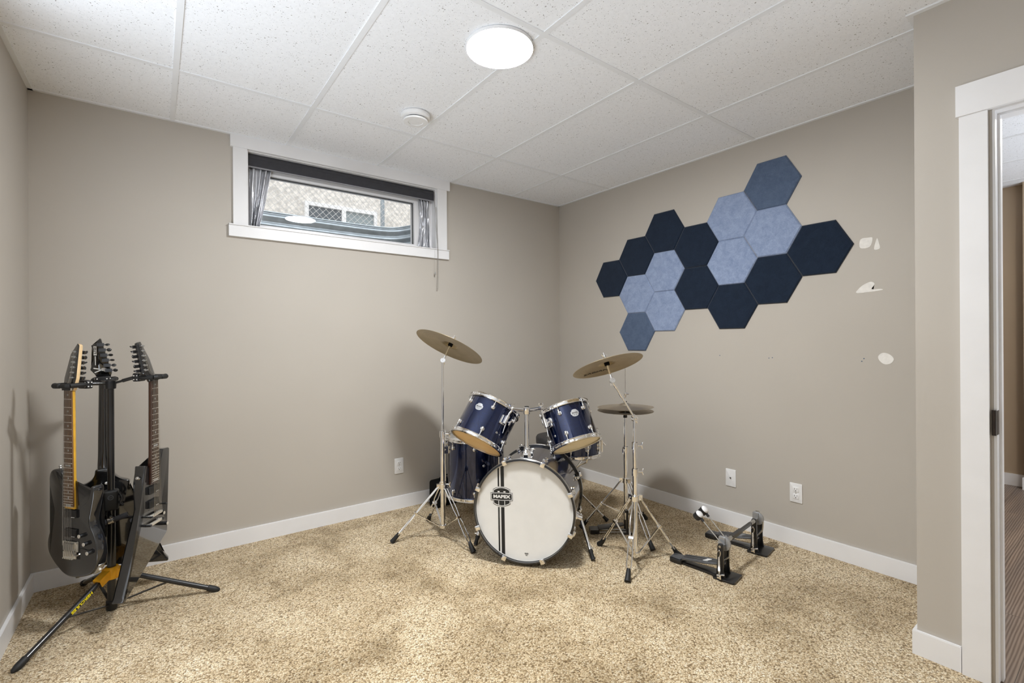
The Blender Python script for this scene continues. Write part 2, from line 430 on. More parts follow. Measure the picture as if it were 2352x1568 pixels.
# doorway to the hall
d1 = struct('door_1', (XD, -3.02, 0))
c = MB(); c.box(XD - .018, XD, -3.013, -2.937, 0, 2.06); st('casing', c, M_trim, d1)
c = MB(); c.box(XD - .024, XD, -3.93, -2.929, 2.06, 2.173); st('head_casing', c, M_trim, d1)
c = MB(); c.box(XD - .018, XD, -3.885, -3.809, 0, 2.06); st('casing', c, M_trim, d1)
c = MB(); c.box(XD - .001, XD + .121, -3.030, -3.0225, 0, 2.054); c.box(XD - .001, XD + .121, -3.7995, -3.792, 0, 2.054); c.box(XD - .001, XD + .121, -3.7995, -3.0225, 2.054, 2.0615); st('jamb', c, M_trim, d1)
c = MB(); c.box(XD + .045, XD + .08, -3.037, -3.0301, 0, 2.047); c.box(XD + .045, XD + .08, -3.791, -3.0301, 2.047, 2.0539); st('door_stop', c, M_trim, d1)
c = MB(); c.box(XD + .121, XD + .139, -3.016, -2.94, 0, 2.06); st('hall_casing', c, M_trim, d1)
c = MB(); c.cyl((XD - .007, -3.0235, .895), (XD - .007, -3.0235, .985), .006, seg=10); c.box(XD - .0, XD + .03, -3.0315, -3.0301, .897, .983)
st('hinge', c, pbr('bronze hinge', (.05, .04, .035), .35, .8), d1)

# window
w1 = struct('window_1', (-1.96, 0, 1.96))
st('head_casing', MB().box(-2.712, -1.195, -.022, 0, WZ1, ZC - .003), M_trim, w1)
st('casing', MB().box(-2.698, WX0, -.018, 0, WZ0, WZ1), M_trim, w1)
st('casing', MB().box(WX1, -1.222, -.018, 0, WZ0, WZ1), M_trim, w1)
st('sill', MB().box(-2.722, -1.206, -.022, 0, 1.893, WZ0).box(-2.722, -1.206, -.030, 0, WZ0 - .006, WZ0), M_trim, w1)
r = MB(); t = .006
r.box(WX0 + .0005, WX0 + t, .0005, .159, WZ0 + .0005, WZ1 - .0005); r.box(WX1 - t, WX1 - .0005, .0005, .159, WZ0 + .0005, WZ1 - .0005); r.box(WX0 + t, WX1 - t, .0005, .159, WZ1 - t, WZ1 - .0005); r.box(WX0 + t, WX1 - t, .0005, .159, WZ0 + .0005, WZ0 + t)
st('reveal', r, M_trim, w1)
GX0, GX1, GZ0, GZ1 = -2.545, -1.463, 2.0, 2.325
r = MB()
for x0, x1, z0, z1 in ((WX0 + t, GX0, WZ0 + t, WZ1 - t), (GX1, WX1 - t, WZ0 + t, WZ1 - t), (GX0, GX1, WZ0 + t, GZ0), (GX0, GX1, GZ1, WZ1 - t)): r.box(x0, x1, .07, .14, z0, z1)
st('sash', r, pbr('white vinyl', (.80, .80, .82), .3, var=.01), w1)
r = MB()
for x0, x1, z0, z1 in ((GX0, GX0 + .002, GZ0, GZ1), (GX1 - .002, GX1, GZ0, GZ1), (GX0 + .002, GX1 - .002, GZ0, GZ0 + .002), (GX0 + .002, GX1 - .002, GZ1 - .002, GZ1)): r.box(x0, x1, .094, .108, z0, z1)
st('gasket', r, M_rubber, w1)
st('pane', MB().box(GX0 + .002, GX1 - .002, .099, .103, GZ0 + .002, GZ1 - .002), M_glass, w1)

bl = thing('roller_blind', 'rolled-up charcoal roller blind along the top of the basement window', 'blind', (-1.95, .03, 2.39))
b = MB(); b.box(WX0 + .010, WX1 - .012, .022, .030, 2.352, 2.425); b.build('blind_cloth', M_blind, bl)
b = MB(); b.cyl((WX0 + .010, .036, 2.413), (WX1 - .012, .036, 2.413), .018, seg=20); b.build('roller_tube', M_blind, bl)
b = MB(); b.tube([(WX0 + .010, .026, 2.350), (WX1 - .012, .026, 2.350)], .0055, 10); b.build('hem_bar', pbr('grey hem bar', (.25, .25, .27), .5), bl)
b = MB(); xx = -1.315
b.tube(spline([(xx - .003, .012, 2.42), (xx + .004, .004, 2.2), (xx, -.034, 1.99), (xx, -.036, 1.8), (xx - .004, -.03, 1.668), (xx, -.028, 1.655), (xx + .004, -.03, 1.668), (xx + .005, -.036, 1.8), (xx + .004, -.035, 1.99), (xx + .006, .0, 2.3)], 5, False), .0014, 6); b.build('pull_chain', pbr('bead chain', (.42, .40, .37), .4, .5), bl)
b = MB(); b.tube([(xx - .022, -.034, 1.98), (xx - .025, -.034, 1.79)], .0006, 5); b.ball((xx - .022, -.034, 1.772), .006, .006, .012, 10); b.tube([(xx - .025, -.034, 1.79), (xx - .026, -.034, 1.78), (xx - .022, -.034, 1.772)], .0012, 6); b.build('chain_clip', pbr('clear clip', (.30, .29, .27), .3), bl)

def curtain(name, label, x_in_top, x_in_mid, x_in_bot, x_out, ymid, side):
    """gathered satin panel: rows from the top down, folds along the width"""
    mb = MB(); rows = 26; cols = 40; grid = []
    for i in range(rows):
        t = i / (rows - 1); z = 2.36 - t * (2.36 - 1.976)
        xin = (1 - t) ** 2 * x_in_top + 2 * t * (1 - t) * x_in_mid + t * t * x_in_bot
        pinch = 1 - .35 * math.sin(PI * min(1, t * 1.15)) ** 2
        row = []
        for j in range(cols):
            u = j / (cols - 1); x = x_out + (xin - x_out) * u
            y = ymid + .010 * pinch * math.sin(u * 2 * PI * 3.6 + t * 1.7 * side) + .004 * math.sin(u * 31 + t * 5)
            row.append(mb.v((x, y, z)))
        grid.append(row)
    for i in range(rows - 1):
        for j in range(cols - 1): mb.f([grid[i][j], grid[i][j + 1], grid[i + 1][j + 1], grid[i + 1][j]])
    o = single(mb, name, M_curt, label, 'curtain', 'silver curtains at the basement window', smooth=80)
    m = o.modifiers.new('thickness', 'SOLIDIFY'); m.thickness = .001; return o
curtain('curtain', 'gathered silver curtain at the left side of the window glass', -2.475, -2.50, -2.548, -2.60, .047, 1)
curtain('curtain', 'gathered silver curtain at the right side of the window glass beside the pull chain', -1.440, -1.405, -1.445, -1.345, .047, -1)

# ------------------------------------------------------------------ outside the window
path = spline([(-2.95, .17), (-2.95, .45), (-2.86, .66), (-2.6, .75), (-2.0, .77), (-1.55, .76), (-1.36, .70), (-1.27, .52), (-1.235, .35), (-1.22, .17)], 8, False)
mb = MB(); zs = [1.75 + (2.262 - 1.75) * k / 44 for k in range(45)]; gr = []
for k, z in enumerate(zs):
    o_ = .012 * math.sin(z * 2 * PI / .068)
    row = []
    for i, p in enumerate(path):
        a, b_ = V(path[max(0, i - 1)]), V(path[min(len(path) - 1, i + 1)]); d = (b_ - a).normalized(); n_ = V((-d.y, d.x))
        row.append(mb.v((p[0] + n_.x * o_, p[1] + n_.y * o_, z)))
    gr.append(row)
for A, B in zip(gr, gr[1:]):
    for i in range(len(path) - 1): mb.f([A[i], A[i + 1], B[i + 1], B[i]])
well = thing('window_well', 'corrugated galvanised steel window well outside the basement window', 'window well', (-2.1, .17, 1.75))
mb.build('corrugated_wall', M_galv, well, smooth=60)
mb = MB(); mb.tube([(p[0], p[1], 2.264) for p in path], .007, 8); mb.build('rolled_rim', M_galv, well)
st('ground', MB().box(-6, 5, .161, 9, 1.70, 1.752).box(-6, 5, .80, 9, 2.10, 2.24).box(-6, -2.97, .17, .80, 1.7, 2.24).box(-1.18, 5, .17, .8, 1.7, 2.24), M_gravel)
fe = thing('chain_link_fence', 'chain-link fence seen through the basement window', 'fence', (-1.5, 1.5, 2.24))
mb = MB(); pitch = .062; z0, z1 = 2.25, 3.35; h = z1 - z0
x = -4.2
while x < 1.0:
    mb.tube([(x, 1.497, z0), (x + h, 1.497, z1)], .0020, 5, cap=False); mb.tube([(x + h, 1.503, z0), (x, 1.503, z1)], .0020, 5, cap=False); x += pitch
mb.build('wire_mesh', M_wire, fe)
for x in (-1.135, -3.6, .9):
    mb = MB(); mb.cyl((x, 1.54, 2.2), (x, 1.54, 3.4), .022, seg=16); mb.build('post', M_galv, fe)
ho = thing('neighbour_house', 'grey stucco house wall with a white window beyond the chain-link fence', 'house', (-1.2, 2.6, 2.2))
mb = MB(); mb.box(-5, 4, 2.62, 2.9, 2.2, 6); mb.build('stucco_wall', M_stucco, ho, smooth=0)
mb = MB(); X0, X1, Z0, Z1 = -1.67, -.80, 2.45, 2.905; Y = 2.56
for a in ((X0, X1, Z1 - .045, Z1), (X0, X0 + .04, Z0, Z1 - .045), (X1 - .04, X1, Z0, Z1 - .045), (X0 + .04, X1 - .04, Z0, Z0 + .04), (-1.245, -1.195, Z0 + .04, Z1 - .045)): mb.box(a[0], a[1], Y, Y + .07, a[2], a[3])
wf = mb.build('window_frame', M_trim, ho, smooth=0)
MB().box(X0 + .04, -1.245, Y + .03, Y + .05, Z0, Z1 - .045).build('pane', M_dpane, wf, smooth=0)
MB().box(-1.195, X1 - .04, Y + .03, Y + .05, Z0, Z1 - .045).build('pane', M_lpane, wf, smooth=0)

# ------------------------------------------------------------------ ceiling fixtures, plates
LX, LY = -1.88, -1.675
t_ = thing('ceiling_light', 'lit round flush ceiling light in the speckled tile ceiling', 'ceiling light', (LX, LY, ZC))
Mt = Matrix.Translation((LX, LY, ZC)) @ Matrix.Diagonal((1, 1, -1, 1))
MB(Mt).lathe([(0, -.001), (.143, -.001), (.1455, .001), (.1455, .012), (.1447, .0135), (.1432, .0135), (.1432, .010), (0, .008)], 64).build('trim_ring', M_white, t_)
MB(Mt).lathe([(.1431, .0120), (.10, .0150), (.05, .0165), (0, .017)], 64).build('diffuser', M_lamp, t_)
SX, SY = -1.905, -.893
t_ = thing('smoke_detector', 'round white smoke detector on the ceiling tile near the window', 'smoke detector', (SX, SY, ZC))
Mt = Matrix.Translation((SX, SY, ZC)) @ Matrix.Diagonal((1, 1, -1, 1))
MB(Mt).lathe([(0, -.001), (.076, -.001), (.080, .004), (.079, .022), (.072, .026), (0, .026)], 48).build('mounting_base', M_white, t_)
MB(Mt).lathe([(.058, .026), (.058, .034)], 48).build('vent_gap', M_blackp, t_)
MB(Mt).lathe([(0, .033), (.066, .033), (.068, .036), (.066, .043), (.045, .045), (.041, .0445), (.040, .041), (0, .043)], 48).build('cover', M_white, t_)

def plate(name, label, cat, M, kind):
    t = thing(name, label, cat, M, None)
    MB(M).prism(rpoly([(-.035, -.0575), (.035, -.0575), (.035, .0575), (-.035, .0575)], .004), 0, .006, .0025).build('cover_plate', M_white, t)
    if kind == 'duplex':
        for zz in (.0205, -.0205):
            f_ = MB(M).prism(rpoly([(-.0165, zz - .0145), (.0165, zz - .0145), (.0165, zz + .0145), (-.0165, zz + .0145)], .006), .004, .0085, .0006).build('receptacle', M_white, t)
            s_ = MB(M); s_.box(-.0075, -.0055, zz + .0, zz + .008, .008, .0089); s_.box(.0055, .0075, zz + .001, zz + .008, .008, .0089); s_.cyl((0, zz - .007, .008), (0, zz - .007, .0089), .0027, seg=12)
            s_.build('slots', M_ink, f_)
        MB(M).cyl((0, 0, .005), (0, 0, .0075), .003, seg=12).build('screw', M_steel, t)
    else:
        MB(M).cyl((0, .001, .005), (0, .001, .011), .0048, seg=16).build('coax_jack', M_steel, t)
        MB(M).cyl((0, .001, .0105), (0, .001, .0116), .0034, seg=12).build('jack_hole', M_ink, t)
        for zz in (.042, -.042): MB(M).cyl((0, zz, .005), (0, zz, .0066), .0028, seg=12).build('screw', M_white, t)
plate('wall_outlet', 'white duplex outlet under the window wall in the cymbal shadow', 'outlet', frame((-1.632, 0, .3165), (0, -1, 0), y=(0, 0, 1)), 'duplex')
plate('cable_plate', 'white cable jack plate on the right wall left of the outlet', 'wall plate', frame((0, -1.679, .318), (-1, 0, 0), y=(0, 0, 1)), 'coax')
plate('wall_outlet', 'white duplex outlet on the right wall above the double pedal', 'outlet', frame((0, -2.084, .319), (-1, 0, 0), y=(0, 0, 1)), 'duplex')

# ------------------------------------------------------------------ hexagon panels
HEX = [(0, 1.759, 'd', 'near-black hexagon felt panel at the far left tip of the wall cluster'),
       (1, 1.909, 'd', 'dark navy hexagon panel directly above and right of the leftmost tip'),
       (1, 1.609, 'l', 'pale blue hexagon panel directly below and right of the leftmost tip'),
       (1, 1.309, 'm', 'slate grey hexagon panel lowest of the cluster above the cymbal'),
       (2, 2.060, 'd', 'dark navy hexagon panel forming the top left peak of the cluster'),
       (2, 1.760, 'l', 'pale blue hexagon panel below the dark top left peak'),
       (2, 1.460, 'l', 'pale blue hexagon panel right of the lowest slate one'),
       (3, 1.910, 'd', 'dark navy hexagon panel between the top left peak and the pale trio'),
       (3, 1.610, 'd', 'dark navy hexagon panel mid cluster above bare wall, left of the pale trio'),
       (4, 2.060, 'l', 'pale blue hexagon panel, upper left of the pale trio under the slate peak'),
       (4, 1.760, 'l', 'pale blue hexagon panel at the bottom of the pale trio'),
       (4, 1.465, 'd', 'dark charcoal hexagon panel hanging lowest under the pale trio'),
       (5, 2.212, 'm', 'slate grey hexagon panel at the very top of the cluster'),
       (5, 1.914, 'l', 'pale blue hexagon panel directly below the topmost slate one'),
       (5, 1.615, 'd', 'dark charcoal hexagon panel two below the topmost slate one'),
       (6, 1.766, 'd', 'dark charcoal hexagon panel at the far right end of the cluster')]
for c_, z, k, lab in HEX:
    y = -(.6465 + .2613 * c_); M = frame((0, y, z), (-1, 0, 0), y=(0, 0, 1))
    out = [(.1735 * math.cos(PI / 3 * i), .1495 / .1503 * .1735 * math.sin(PI / 3 * i)) for i in range(6)]
    mb = MB(M); n = 6
    inn = [(a * .955, b * .955) for a, b in out]
    R0 = [mb.v((a, b, 0)) for a, b in out]; R1 = [mb.v((a, b, .005)) for a, b in out]; R2 = [mb.v((a, b, .011)) for a, b in inn]
    for A, B in ((R0, R1), (R1, R2)):
        for i in range(6): mb.f([A[i], A[(i + 1) % 6], B[(i + 1) % 6], B[i]])
    mb.f(R0[::-1]); mb.f(R2)
    single(mb, 'hexagon_panel', {'d': M_fd, 'l': M_fl, 'm': M_fm}[k], lab, 'acoustic panel', 'hexagon felt panels on the right wall', smooth=0)
# ------------------------------------------------------------------ drums
def ring(R, r, z0, z1, lip=.0):
    """closed hoop profile between radii r and R"""
    return [(r, z0), (R - .003, z0), (R, z0 + .003), (R, z1 - .003), (R - .003, z1), (r, z1)]
def flanged(Rh, up):
    p = [(Rh - .011, 0), (Rh - .002, 0), (Rh, .0025), (Rh - .002, .005), (Rh - .0055, .0065), (Rh - .0055, .017), (Rh - .001, .019), (Rh, .0215), (Rh - .002, .024), (Rh - .011, .024)]
    return p if up else [(a, -b) for a, b in p]
def lug_at(parent, M, rs, Rh, z, zh, sign, az, kind='tom'):
    """one lug with its tension rod at azimuth 0, then turned to az; sign -1: rod goes down"""
    W = M @ Matrix.Rotation(az, 4, 'Z')
    mb = MB(W); X = Matrix.Rotation(PI / 2, 4, 'Y')
    mb.lathe([(0, 0), (.0125, 0), (.0135, .002), (.012, .006), (0, .008)], 20, Matrix.Translation((rs - .001, 0, z)) @ X)
    mb.ball((rs + .011, 0, z), .0085, .0095, .0145, 14)
    mb.cyl((rs + .011, 0, z), (rs + .011, 0, z + sign * .022), .006, seg=12)
    lg = mb.build('lug', M_chrome, parent)
    mb = MB(W); mb.tube([(rs + .011, 0, z + sign * .02), (Rh + .001, 0, zh + sign * .006)], .0026, 8)
    mb.cyl((Rh + .001, 0, zh + sign * .004), (Rh + .001, 0, zh + sign * .013), .0042, seg=10)
    mb.box(Rh - .008, Rh + .008, -.007, .007, zh - .002, zh + .002)
    mb.build('tension_rod', M_chrome, lg); return lg
def badge_at(parent, M, rs, az, z, w=.05, roll=0):
    W = M @ Matrix.Rotation(az, 4, 'Z') @ Matrix.Translation((rs, 0, z)) @ frame((0, 0, 0), (1, 0, 0), y=(0, 0, 1)) @ Matrix.Scale(w / .05, 4)
    def bent(p, h):                                    # follows the shell
        k = rs / (w / .05); return (k * math.sin(p[0] / k), p[1], k * math.cos(p[0] / k) - k + h)
    sh = spline([(-.018, .0125), (-.011, .0205), (.011, .0205), (.0185, .0125), (.021, .009), (.025, .007), (.025, -.007), (.0215, -.009), (.0195, -.0155), (.010, -.0215), (0, -.0225), (-.010, -.0215), (-.0195, -.0155), (-.0215, -.009), (-.025, -.007), (-.025, .007), (-.021, .009)], 2)
    mb = MB(W); tops = []
    a = [mb.v(bent(p, -.001)) for p in sh]; b = [mb.v(bent(p, .0012)) for p in sh]; c0 = mb.v((0, 0, .0012))
    for i in range(len(sh)):
        j = (i + 1) % len(sh); mb.f([a[i], a[j], b[j], b[i]]); mb.f([b[i], b[j], c0])
    bd = mb.build('badge', M_badge, parent)
    mb = MB(W @ Matrix.Translation((0, 0, .0008))); text_into(mb, 'MAPEX', .0085, Matrix.Identity(4), .0014, .0002, 1.35); mb.box(-.020, .020, -.0085, -.0078, 0, .0008); mb.box(-.008, -.005, -.0155, -.0115, 0, .0008); mb.box(.005, .008, -.0155, -.0115, 0, .0008)
    mb.build('lettering', M_ink, bd, smooth=0)
def drum(name, label, M, Rh, L, bottom, top, lugs, badge=None, cat='drum', group=None, rs=None):
    t = thing(name, label, cat, M, group); rs = rs or Rh - .013
    MB(M).lathe([(rs - .006, .010), (rs, .010), (rs, L - .010), (rs - .006, L - .010)], 64, closed=True).build('shell', M_blue, t)
    MB(M).lathe([(rs - .0062, .012), (rs - .0062, L - .012)], 64).build('inner_ply', M_ply, t)
    MB(M).lathe([(0, .0065), (Rh - .012, .0055), (Rh - .009, .009), (rs - .002, .011)], 64).build('resonant_head', bottom, t)
    MB(M).lathe([(0, L - .0065), (Rh - .012, L - .0055), (Rh - .009, L - .009), (rs - .002, L - .011)], 64).build('batter_head', top, t)
    MB(M).lathe(flanged(Rh, True), 64, closed=True).build('bottom_hoop', M_chrome, t)
    MB(M).lathe(flanged(Rh, False), 64, Matrix.Translation((0, 0, L)), closed=True).build('top_hoop', M_chrome, t)
    for a in lugs:
        lug_at(t, M, rs, Rh, .062, .020, -1, math.radians(a)); lug_at(t, M, rs, Rh, L - .062, L - .020, 1, math.radians(a))
    if badge: badge_at(t, M, rs, math.radians(badge[0]), badge[1])
    return t, rs
def zx(n): return V((0, 0, 1)).cross(V(n)).normalized()
def tom_bracket(t, M, rs, az, h, gz, goff, lever):
    W = M @ Matrix.Rotation(math.radians(az), 4, 'Z')
    mb = MB(W)
    mb.prism(rpoly([(-.020, -.028), (.020, -.028), (.020, .028), (-.020, .028)], .008), 0, .008, .003, M=Matrix.Translation((rs - .002, 0, h)) @ frame((0, 0, 0), (1, 0, 0), y=(0, 0, 1)))
    mb.box(rs + .004, rs + .032, -.014, .014, h - .022, h + .022)
    mb.cyl((rs + .034, 0, h - .026), (rs + .034, 0, h + .026), .0125, seg=16)
    b = mb.build('mount_bracket', M_chrome, t)
    mb = MB(W); mb.cyl((rs + .02, .012, h), (rs + .02, .036, h), .005, seg=10); mb.ball((rs + .02, .040, h), .006, .008, .016, 12); mb.tube([(rs + .020, lever * .018, h - .02), (rs + .026, lever * .022, h - .075)], [.0042, .003], 10)
    mb.build('wing_screw', M_chrome, b)
    mb = MB(M @ Matrix.Rotation(math.radians(az + goff), 4, 'Z') @ Matrix.Translation((rs - .001, 0, gz)) @ Matrix.Rotation(PI / 2, 4, 'Y')); mb.lathe([(.003, .0), (.003, .0025), (.0055, .003), (.007, .001), (.007, 0)], 18)
    mb.build('air_vent', M_chrome, t)
LTn = V((.58, .063, .812)).normalized(); LTM = frame((-1.534, -.919, .624), LTn, x=zx(LTn))
lt, rs = drum('rack_tom', 'larger dark blue rack tom tilted left of the centre post, amber bottom head', LTM, .172, .266, M_heada, M_headt, [19 + 60 * k for k in range(6)], (110, .178), group='rack toms over the bass drum')
tom_bracket(lt, LTM, rs, 171, .17, .085, 0, 1)
RTn = V((.028, .485, .874)).normalized(); RTM = frame((-1.061, -1.299, .611), RTn, x=zx(RTn))
rt, rs2 = drum('rack_tom', 'smaller dark blue rack tom right of the centre post, cream bottom head', RTM, .158, .247, M_headc, M_headt, [36 + 60 * k for k in range(6)], (70, .163), group='rack toms over the bass drum')
tom_bracket(rt, RTM, rs2, 2, .16, .075, 2, -1)

# bass drum
BN = V((.763, .645, -.043)).normalized(); BC = V((-1.461, -1.283, .299)); BL = .517
BM = frame(BC, BN, y=(0, 0, 1))
bd = thing('bass_drum', 'dark blue bass drum with white front head lettered MAPEX', 'drum', BM)
MB(BM).lathe([(.271, .026), (.277, .026), (.277, BL - .014), (.271, BL - .014)], 96, closed=True).build('shell', M_blue, bd)
fh = MB(BM).lathe([(0, .0205), (.268, .0205), (.2755, .019), (.277, .024), (.274, .030), (0, .023)], 96).build('front_head', M_headw, bd)
MB(BM).lathe([(0, BL - .0085), (.2705, BL - .006), (.272, BL - .012), (.27, BL - .020), (0, BL - .011)], 96).build('batter_head', M_headw, bd)
MB(BM).lathe(ring(.2875, .2772, 0, .042), 96, closed=True).build('front_hoop', M_hoopb, bd)
MB(BM).lathe(ring(.2875, .2735, BL - .040, BL), 96, closed=True).build('rear_hoop', M_hoopb, bd)
# inlay strips of the hoops
for z, nm in ((.025, 'hoop_inlay'), (BL - .0205, 'hoop_inlay')):
    MB(BM).lathe([(.2870, z - .0115), (.2882, z - .0105), (.2882, z + .0105), (.2870, z + .0115)], 96, closed=True).build(nm, M_steel, bd)
def claw(az, front):
    W = BM @ Matrix.Rotation(az, 4, 'Z')
    if not front: W = W @ Matrix.Translation((0, 0, BL)) @ Matrix.Diagonal((1, 1, -1, 1))
    mb = MB(W)
    # radial direction is local x
    mb.prism(rpoly([(.2675, -.0045), (.2945, -.0075), (.2975, .0), (.2965, .036), (.306, .046), (.306, .056), (.2888, .056), (.2888, -.001), (.270, -.0005)], .004), -.013, .013, .003, M=frame((0, 0, 0), (0, -1, 0), x=(1, 0, 0)) if False else Matrix(((1, 0, 0, 0), (0, 0, 1, 0), (0, 1, 0, 0), (0, 0, 0, 1))))
    mb.cyl((.297, 0, .050), (.297, 0, .062), .0065, seg=12)
    c = mb.build('claw', M_chrome, bd)
    mb = MB(W); mb.cyl((.297, 0, .056), (.297, 0, .13), .003, seg=8)
    mb.cyl((.297, 0, .036), (.297, 0, .050), .005, seg=6); mb.build('tension_rod', M_chrome, c)
    mb = MB(W); mb.ball((.288, 0, .135), .012, .011, .018, 14); mb.lathe([(0, 0), (.014, 0), (.013, .004), (0, .006)], 18, Matrix.Translation((.2765, 0, .135)) @ Matrix.Rotation(PI / 2, 4, 'Y')); mb.build('lug', M_chrome, bd)
for k in range(8):
    claw(math.radians(22.5 + 45 * k), True); claw(math.radians(22.5 + 45 * k), False)
# front head artwork: two stripes and the shield
BF = frame(BC + BN * .0203, -BN, y=(0, 0, 1)) @ Matrix.Rotation(math.radians(1.3), 4, 'Z')
def chord(x): return math.sqrt(.2755 ** 2 - x * x)
mb = MB(BF)
for x0, x1 in ((-.1475, -.1385), (-.1300, -.1105)):
    for za, zb in ((.128, 1), (-1, .014)):
        a0, a1 = (za, chord(x0)) if zb == 1 else (-chord(x0), zb); b0, b1 = (za, chord(x1)) if zb == 1 else (-chord(x1), zb)
        vs = [mb.v((x0, a0, .0004)), mb.v((x1, b0, .0004)), mb.v((x1, b1, .0004)), mb.v((x0, a1, .0004))]; mb.f(vs)
mb.build('stripes', M_ink, fh, smooth=0)
BB = BF @ Matrix.Translation((-.1255, .072, .0006))
top = [(-.050, .012)] + [(-.050, .040)] + spline([(-.050, .040), (-.028, .050), (0, .0535), (.028, .050), (.050, .040)], 4, False)[1:-1] + [(.050, .040), (.050, .012)]
bot = [(-.050, -.012), (.050, -.012), (.050, -.040)] + spline([(.050, -.040), (.028, -.050), (0, -.0535), (-.028, -.050), (-.050, -.040)], 4, False)[1:-1] + [(-.050, -.040)]
mid = [(-.0635, .0215)] + spline([(-.0635, .0215), (0, .0245), (.0635, .0215)], 5, False)[1:-1] + [(.0635, .0215), (.0635, -.0205)] + spline([(.0635, -.0205), (0, -.0235), (-.0635, -.0205)], 5, False)[1:-1] + [(-.0635, -.0205)]
def scl(p, d): return [(x - math.copysign(min(d, abs(x)), x), y - math.copysign(min(d, abs(y)), y)) for x, y in p]
b0 = MB(BB)
for sh in (top, bot, mid): b0.prism(sh, 0, .0003)
shield = b0.build('logo', M_ink, fh, smooth=0)
b1 = MB(BB)
for sh in (top, bot): b1.prism(scl(sh, .0022), .0003, .0005)
b1.prism(scl(mid, .0022), .0009, .0011); b1.build('logo_outline', M_inkw, shield, smooth=0)
b2 = MB(BB)
for sh in (top, bot): b2.prism(scl(sh, .0052), .0005, .0007)
b2.prism(mid, .0007, .0009); b2.prism(scl(mid, .0052), .0011, .0013); b2.build('logo_field', M_ink, shield, smooth=0)
b3 = MB(BB)
text_into(b3, 'MAPEX', .0235, Matrix.Translation((0, -.0005, .0014)), .0003, .0012, 1.28, 1.03)
for x in (-.017, .017): b3.box(x - .006, x + .006, .0245, .0305, .0007, .0009)
for x in (-.019, .0155): b3.box(x, x + .0035, -.050, -.0235, .0007, .0009)
b3.build('logo_lettering', M_inkw, shield, smooth=0)
b4 = MB(BF @ Matrix.Translation((.011, -.2345, .0006))); b4.prism([(-.012, .006), (-.008, .0035), (-.005, .007), (0, .0035), (.005, .007), (.008, .0035), (.012, .006), (.009, -.002), (-.009, -.002)], 0, .0003); b4.prism(spline([(-.006, -.006), (.006, -.006), (.003, -.009), (-.003, -.009)], 2), 0, .0003)
b4.build('crown_mark', pbr('grey ink', (.16, .16, .16), .6), fh, smooth=0)
# spurs
def spur(side, foot):
    perp = V((BN.y, -BN.x, 0)).normalized() * side
    ctr = BC + BN * .25
    piv = ctr + perp * (.277 * math.cos(.30)) - V((0, 0, 1)) * (.277 * math.sin(.30)); out = (perp * math.cos(.30) - V((0, 0, 1)) * math.sin(.30)).normalized()
    mb = MB(); mb.cyl(piv - out * .004, piv + out * .014, .030, .026, 24); mb.cyl(piv + out * .012, piv + out * .040, .019, seg=20); mb.cyl(piv + out * .03 + BN * .012, piv + out * .03 + BN * .04, .006, seg=10); mb.ball(tuple(piv + out * .03 + BN * .045), .008, .008, .014, 10)
    br = mb.build('spur_bracket', M_chrome, bd)
    s0 = piv + out * .03; f_ = V(foot); d = (f_ - s0).normalized(); tip = f_ + V((0, 0, .004)); k = f_ - d * .055
    mb = MB(); mb.cyl(s0 - d * .02, k, .0098, seg=14); mb.cyl(k - d * .018, k, .0125, seg=14); mb.cyl(k - d * .012 + perp * .0, k - d * .008 + V((0, 0, 0)) + perp * .022, .003, seg=8)
    sp = mb.build('spur', M_chrome, bd)
    mb = MB(); mb.tube([k - d * .004, k + d * .012, k + d * .025, f_], [.0115, .0135, .0105, .0135], 14); mb.build('rubber_foot', M_rubber, sp)
spur(1, (-1.112, -1.477, .008)); spur(-1, (-1.53, -.90, .008))

# tom holder on the bass drum
hb = BC + BN * .12 + V((0, 0, .2795)); hx, hy = hb.x, hb.y
th = thing('tom_holder', 'chrome post with two arms standing on the bass drum between the rack toms', 'drum hardware', (hx, hy, hb.z))
HM = frame((hx, hy, hb.z), (0, 0, 1), x=(BN.y, -BN.x, 0))
mb = MB(HM); mb.prism(rpoly([(-.036, -.034), (.036, -.034), (.036, .034), (-.036, .034)], .008), -.006, .006, .002); mb.lathe([(.030, .004), (.029, .02), (.022, .040), (.019, .046), (.019, .060), (0, .060)], 24); mb.box(.024, .036, -.012, .012, -.004, .05); mb.box(-.012, .012, -.036, -.026, .0, .03)
mb.tube([(.0, -.02, .05), (.03, -.034, .054)], .004, 8); mb.ball((.042, -.036, .054), .014, .006, .008, 12); mb.build('base_bracket', M_chrome, th)
zt = .842
mb = MB(); mb.cyl((hx, hy, hb.z + .05), (hx, hy, zt - .012), .0128, seg=20); mb.build('post', M_chrome, th)
mb = MB(); mb.lathe([(0, -.022), (.016, -.022), (.019, -.018), (.019, .016), (.015, .020), (0, .020)], 24, Matrix.Translation((hx, hy, zt))); mb.build('top_block', M_chrome, th)
mb = MB(); mb.cyl((hx, hy, zt + .019), (hx, hy, zt + .0235), .0135, seg=20); mb.build('top_cap', M_ink, th)
def bracket_pt(M, rs_, az, h): return (M @ Matrix.Rotation(math.radians(az), 4, 'Z') @ Matrix.Translation((rs_ + .034, 0, h))).translation
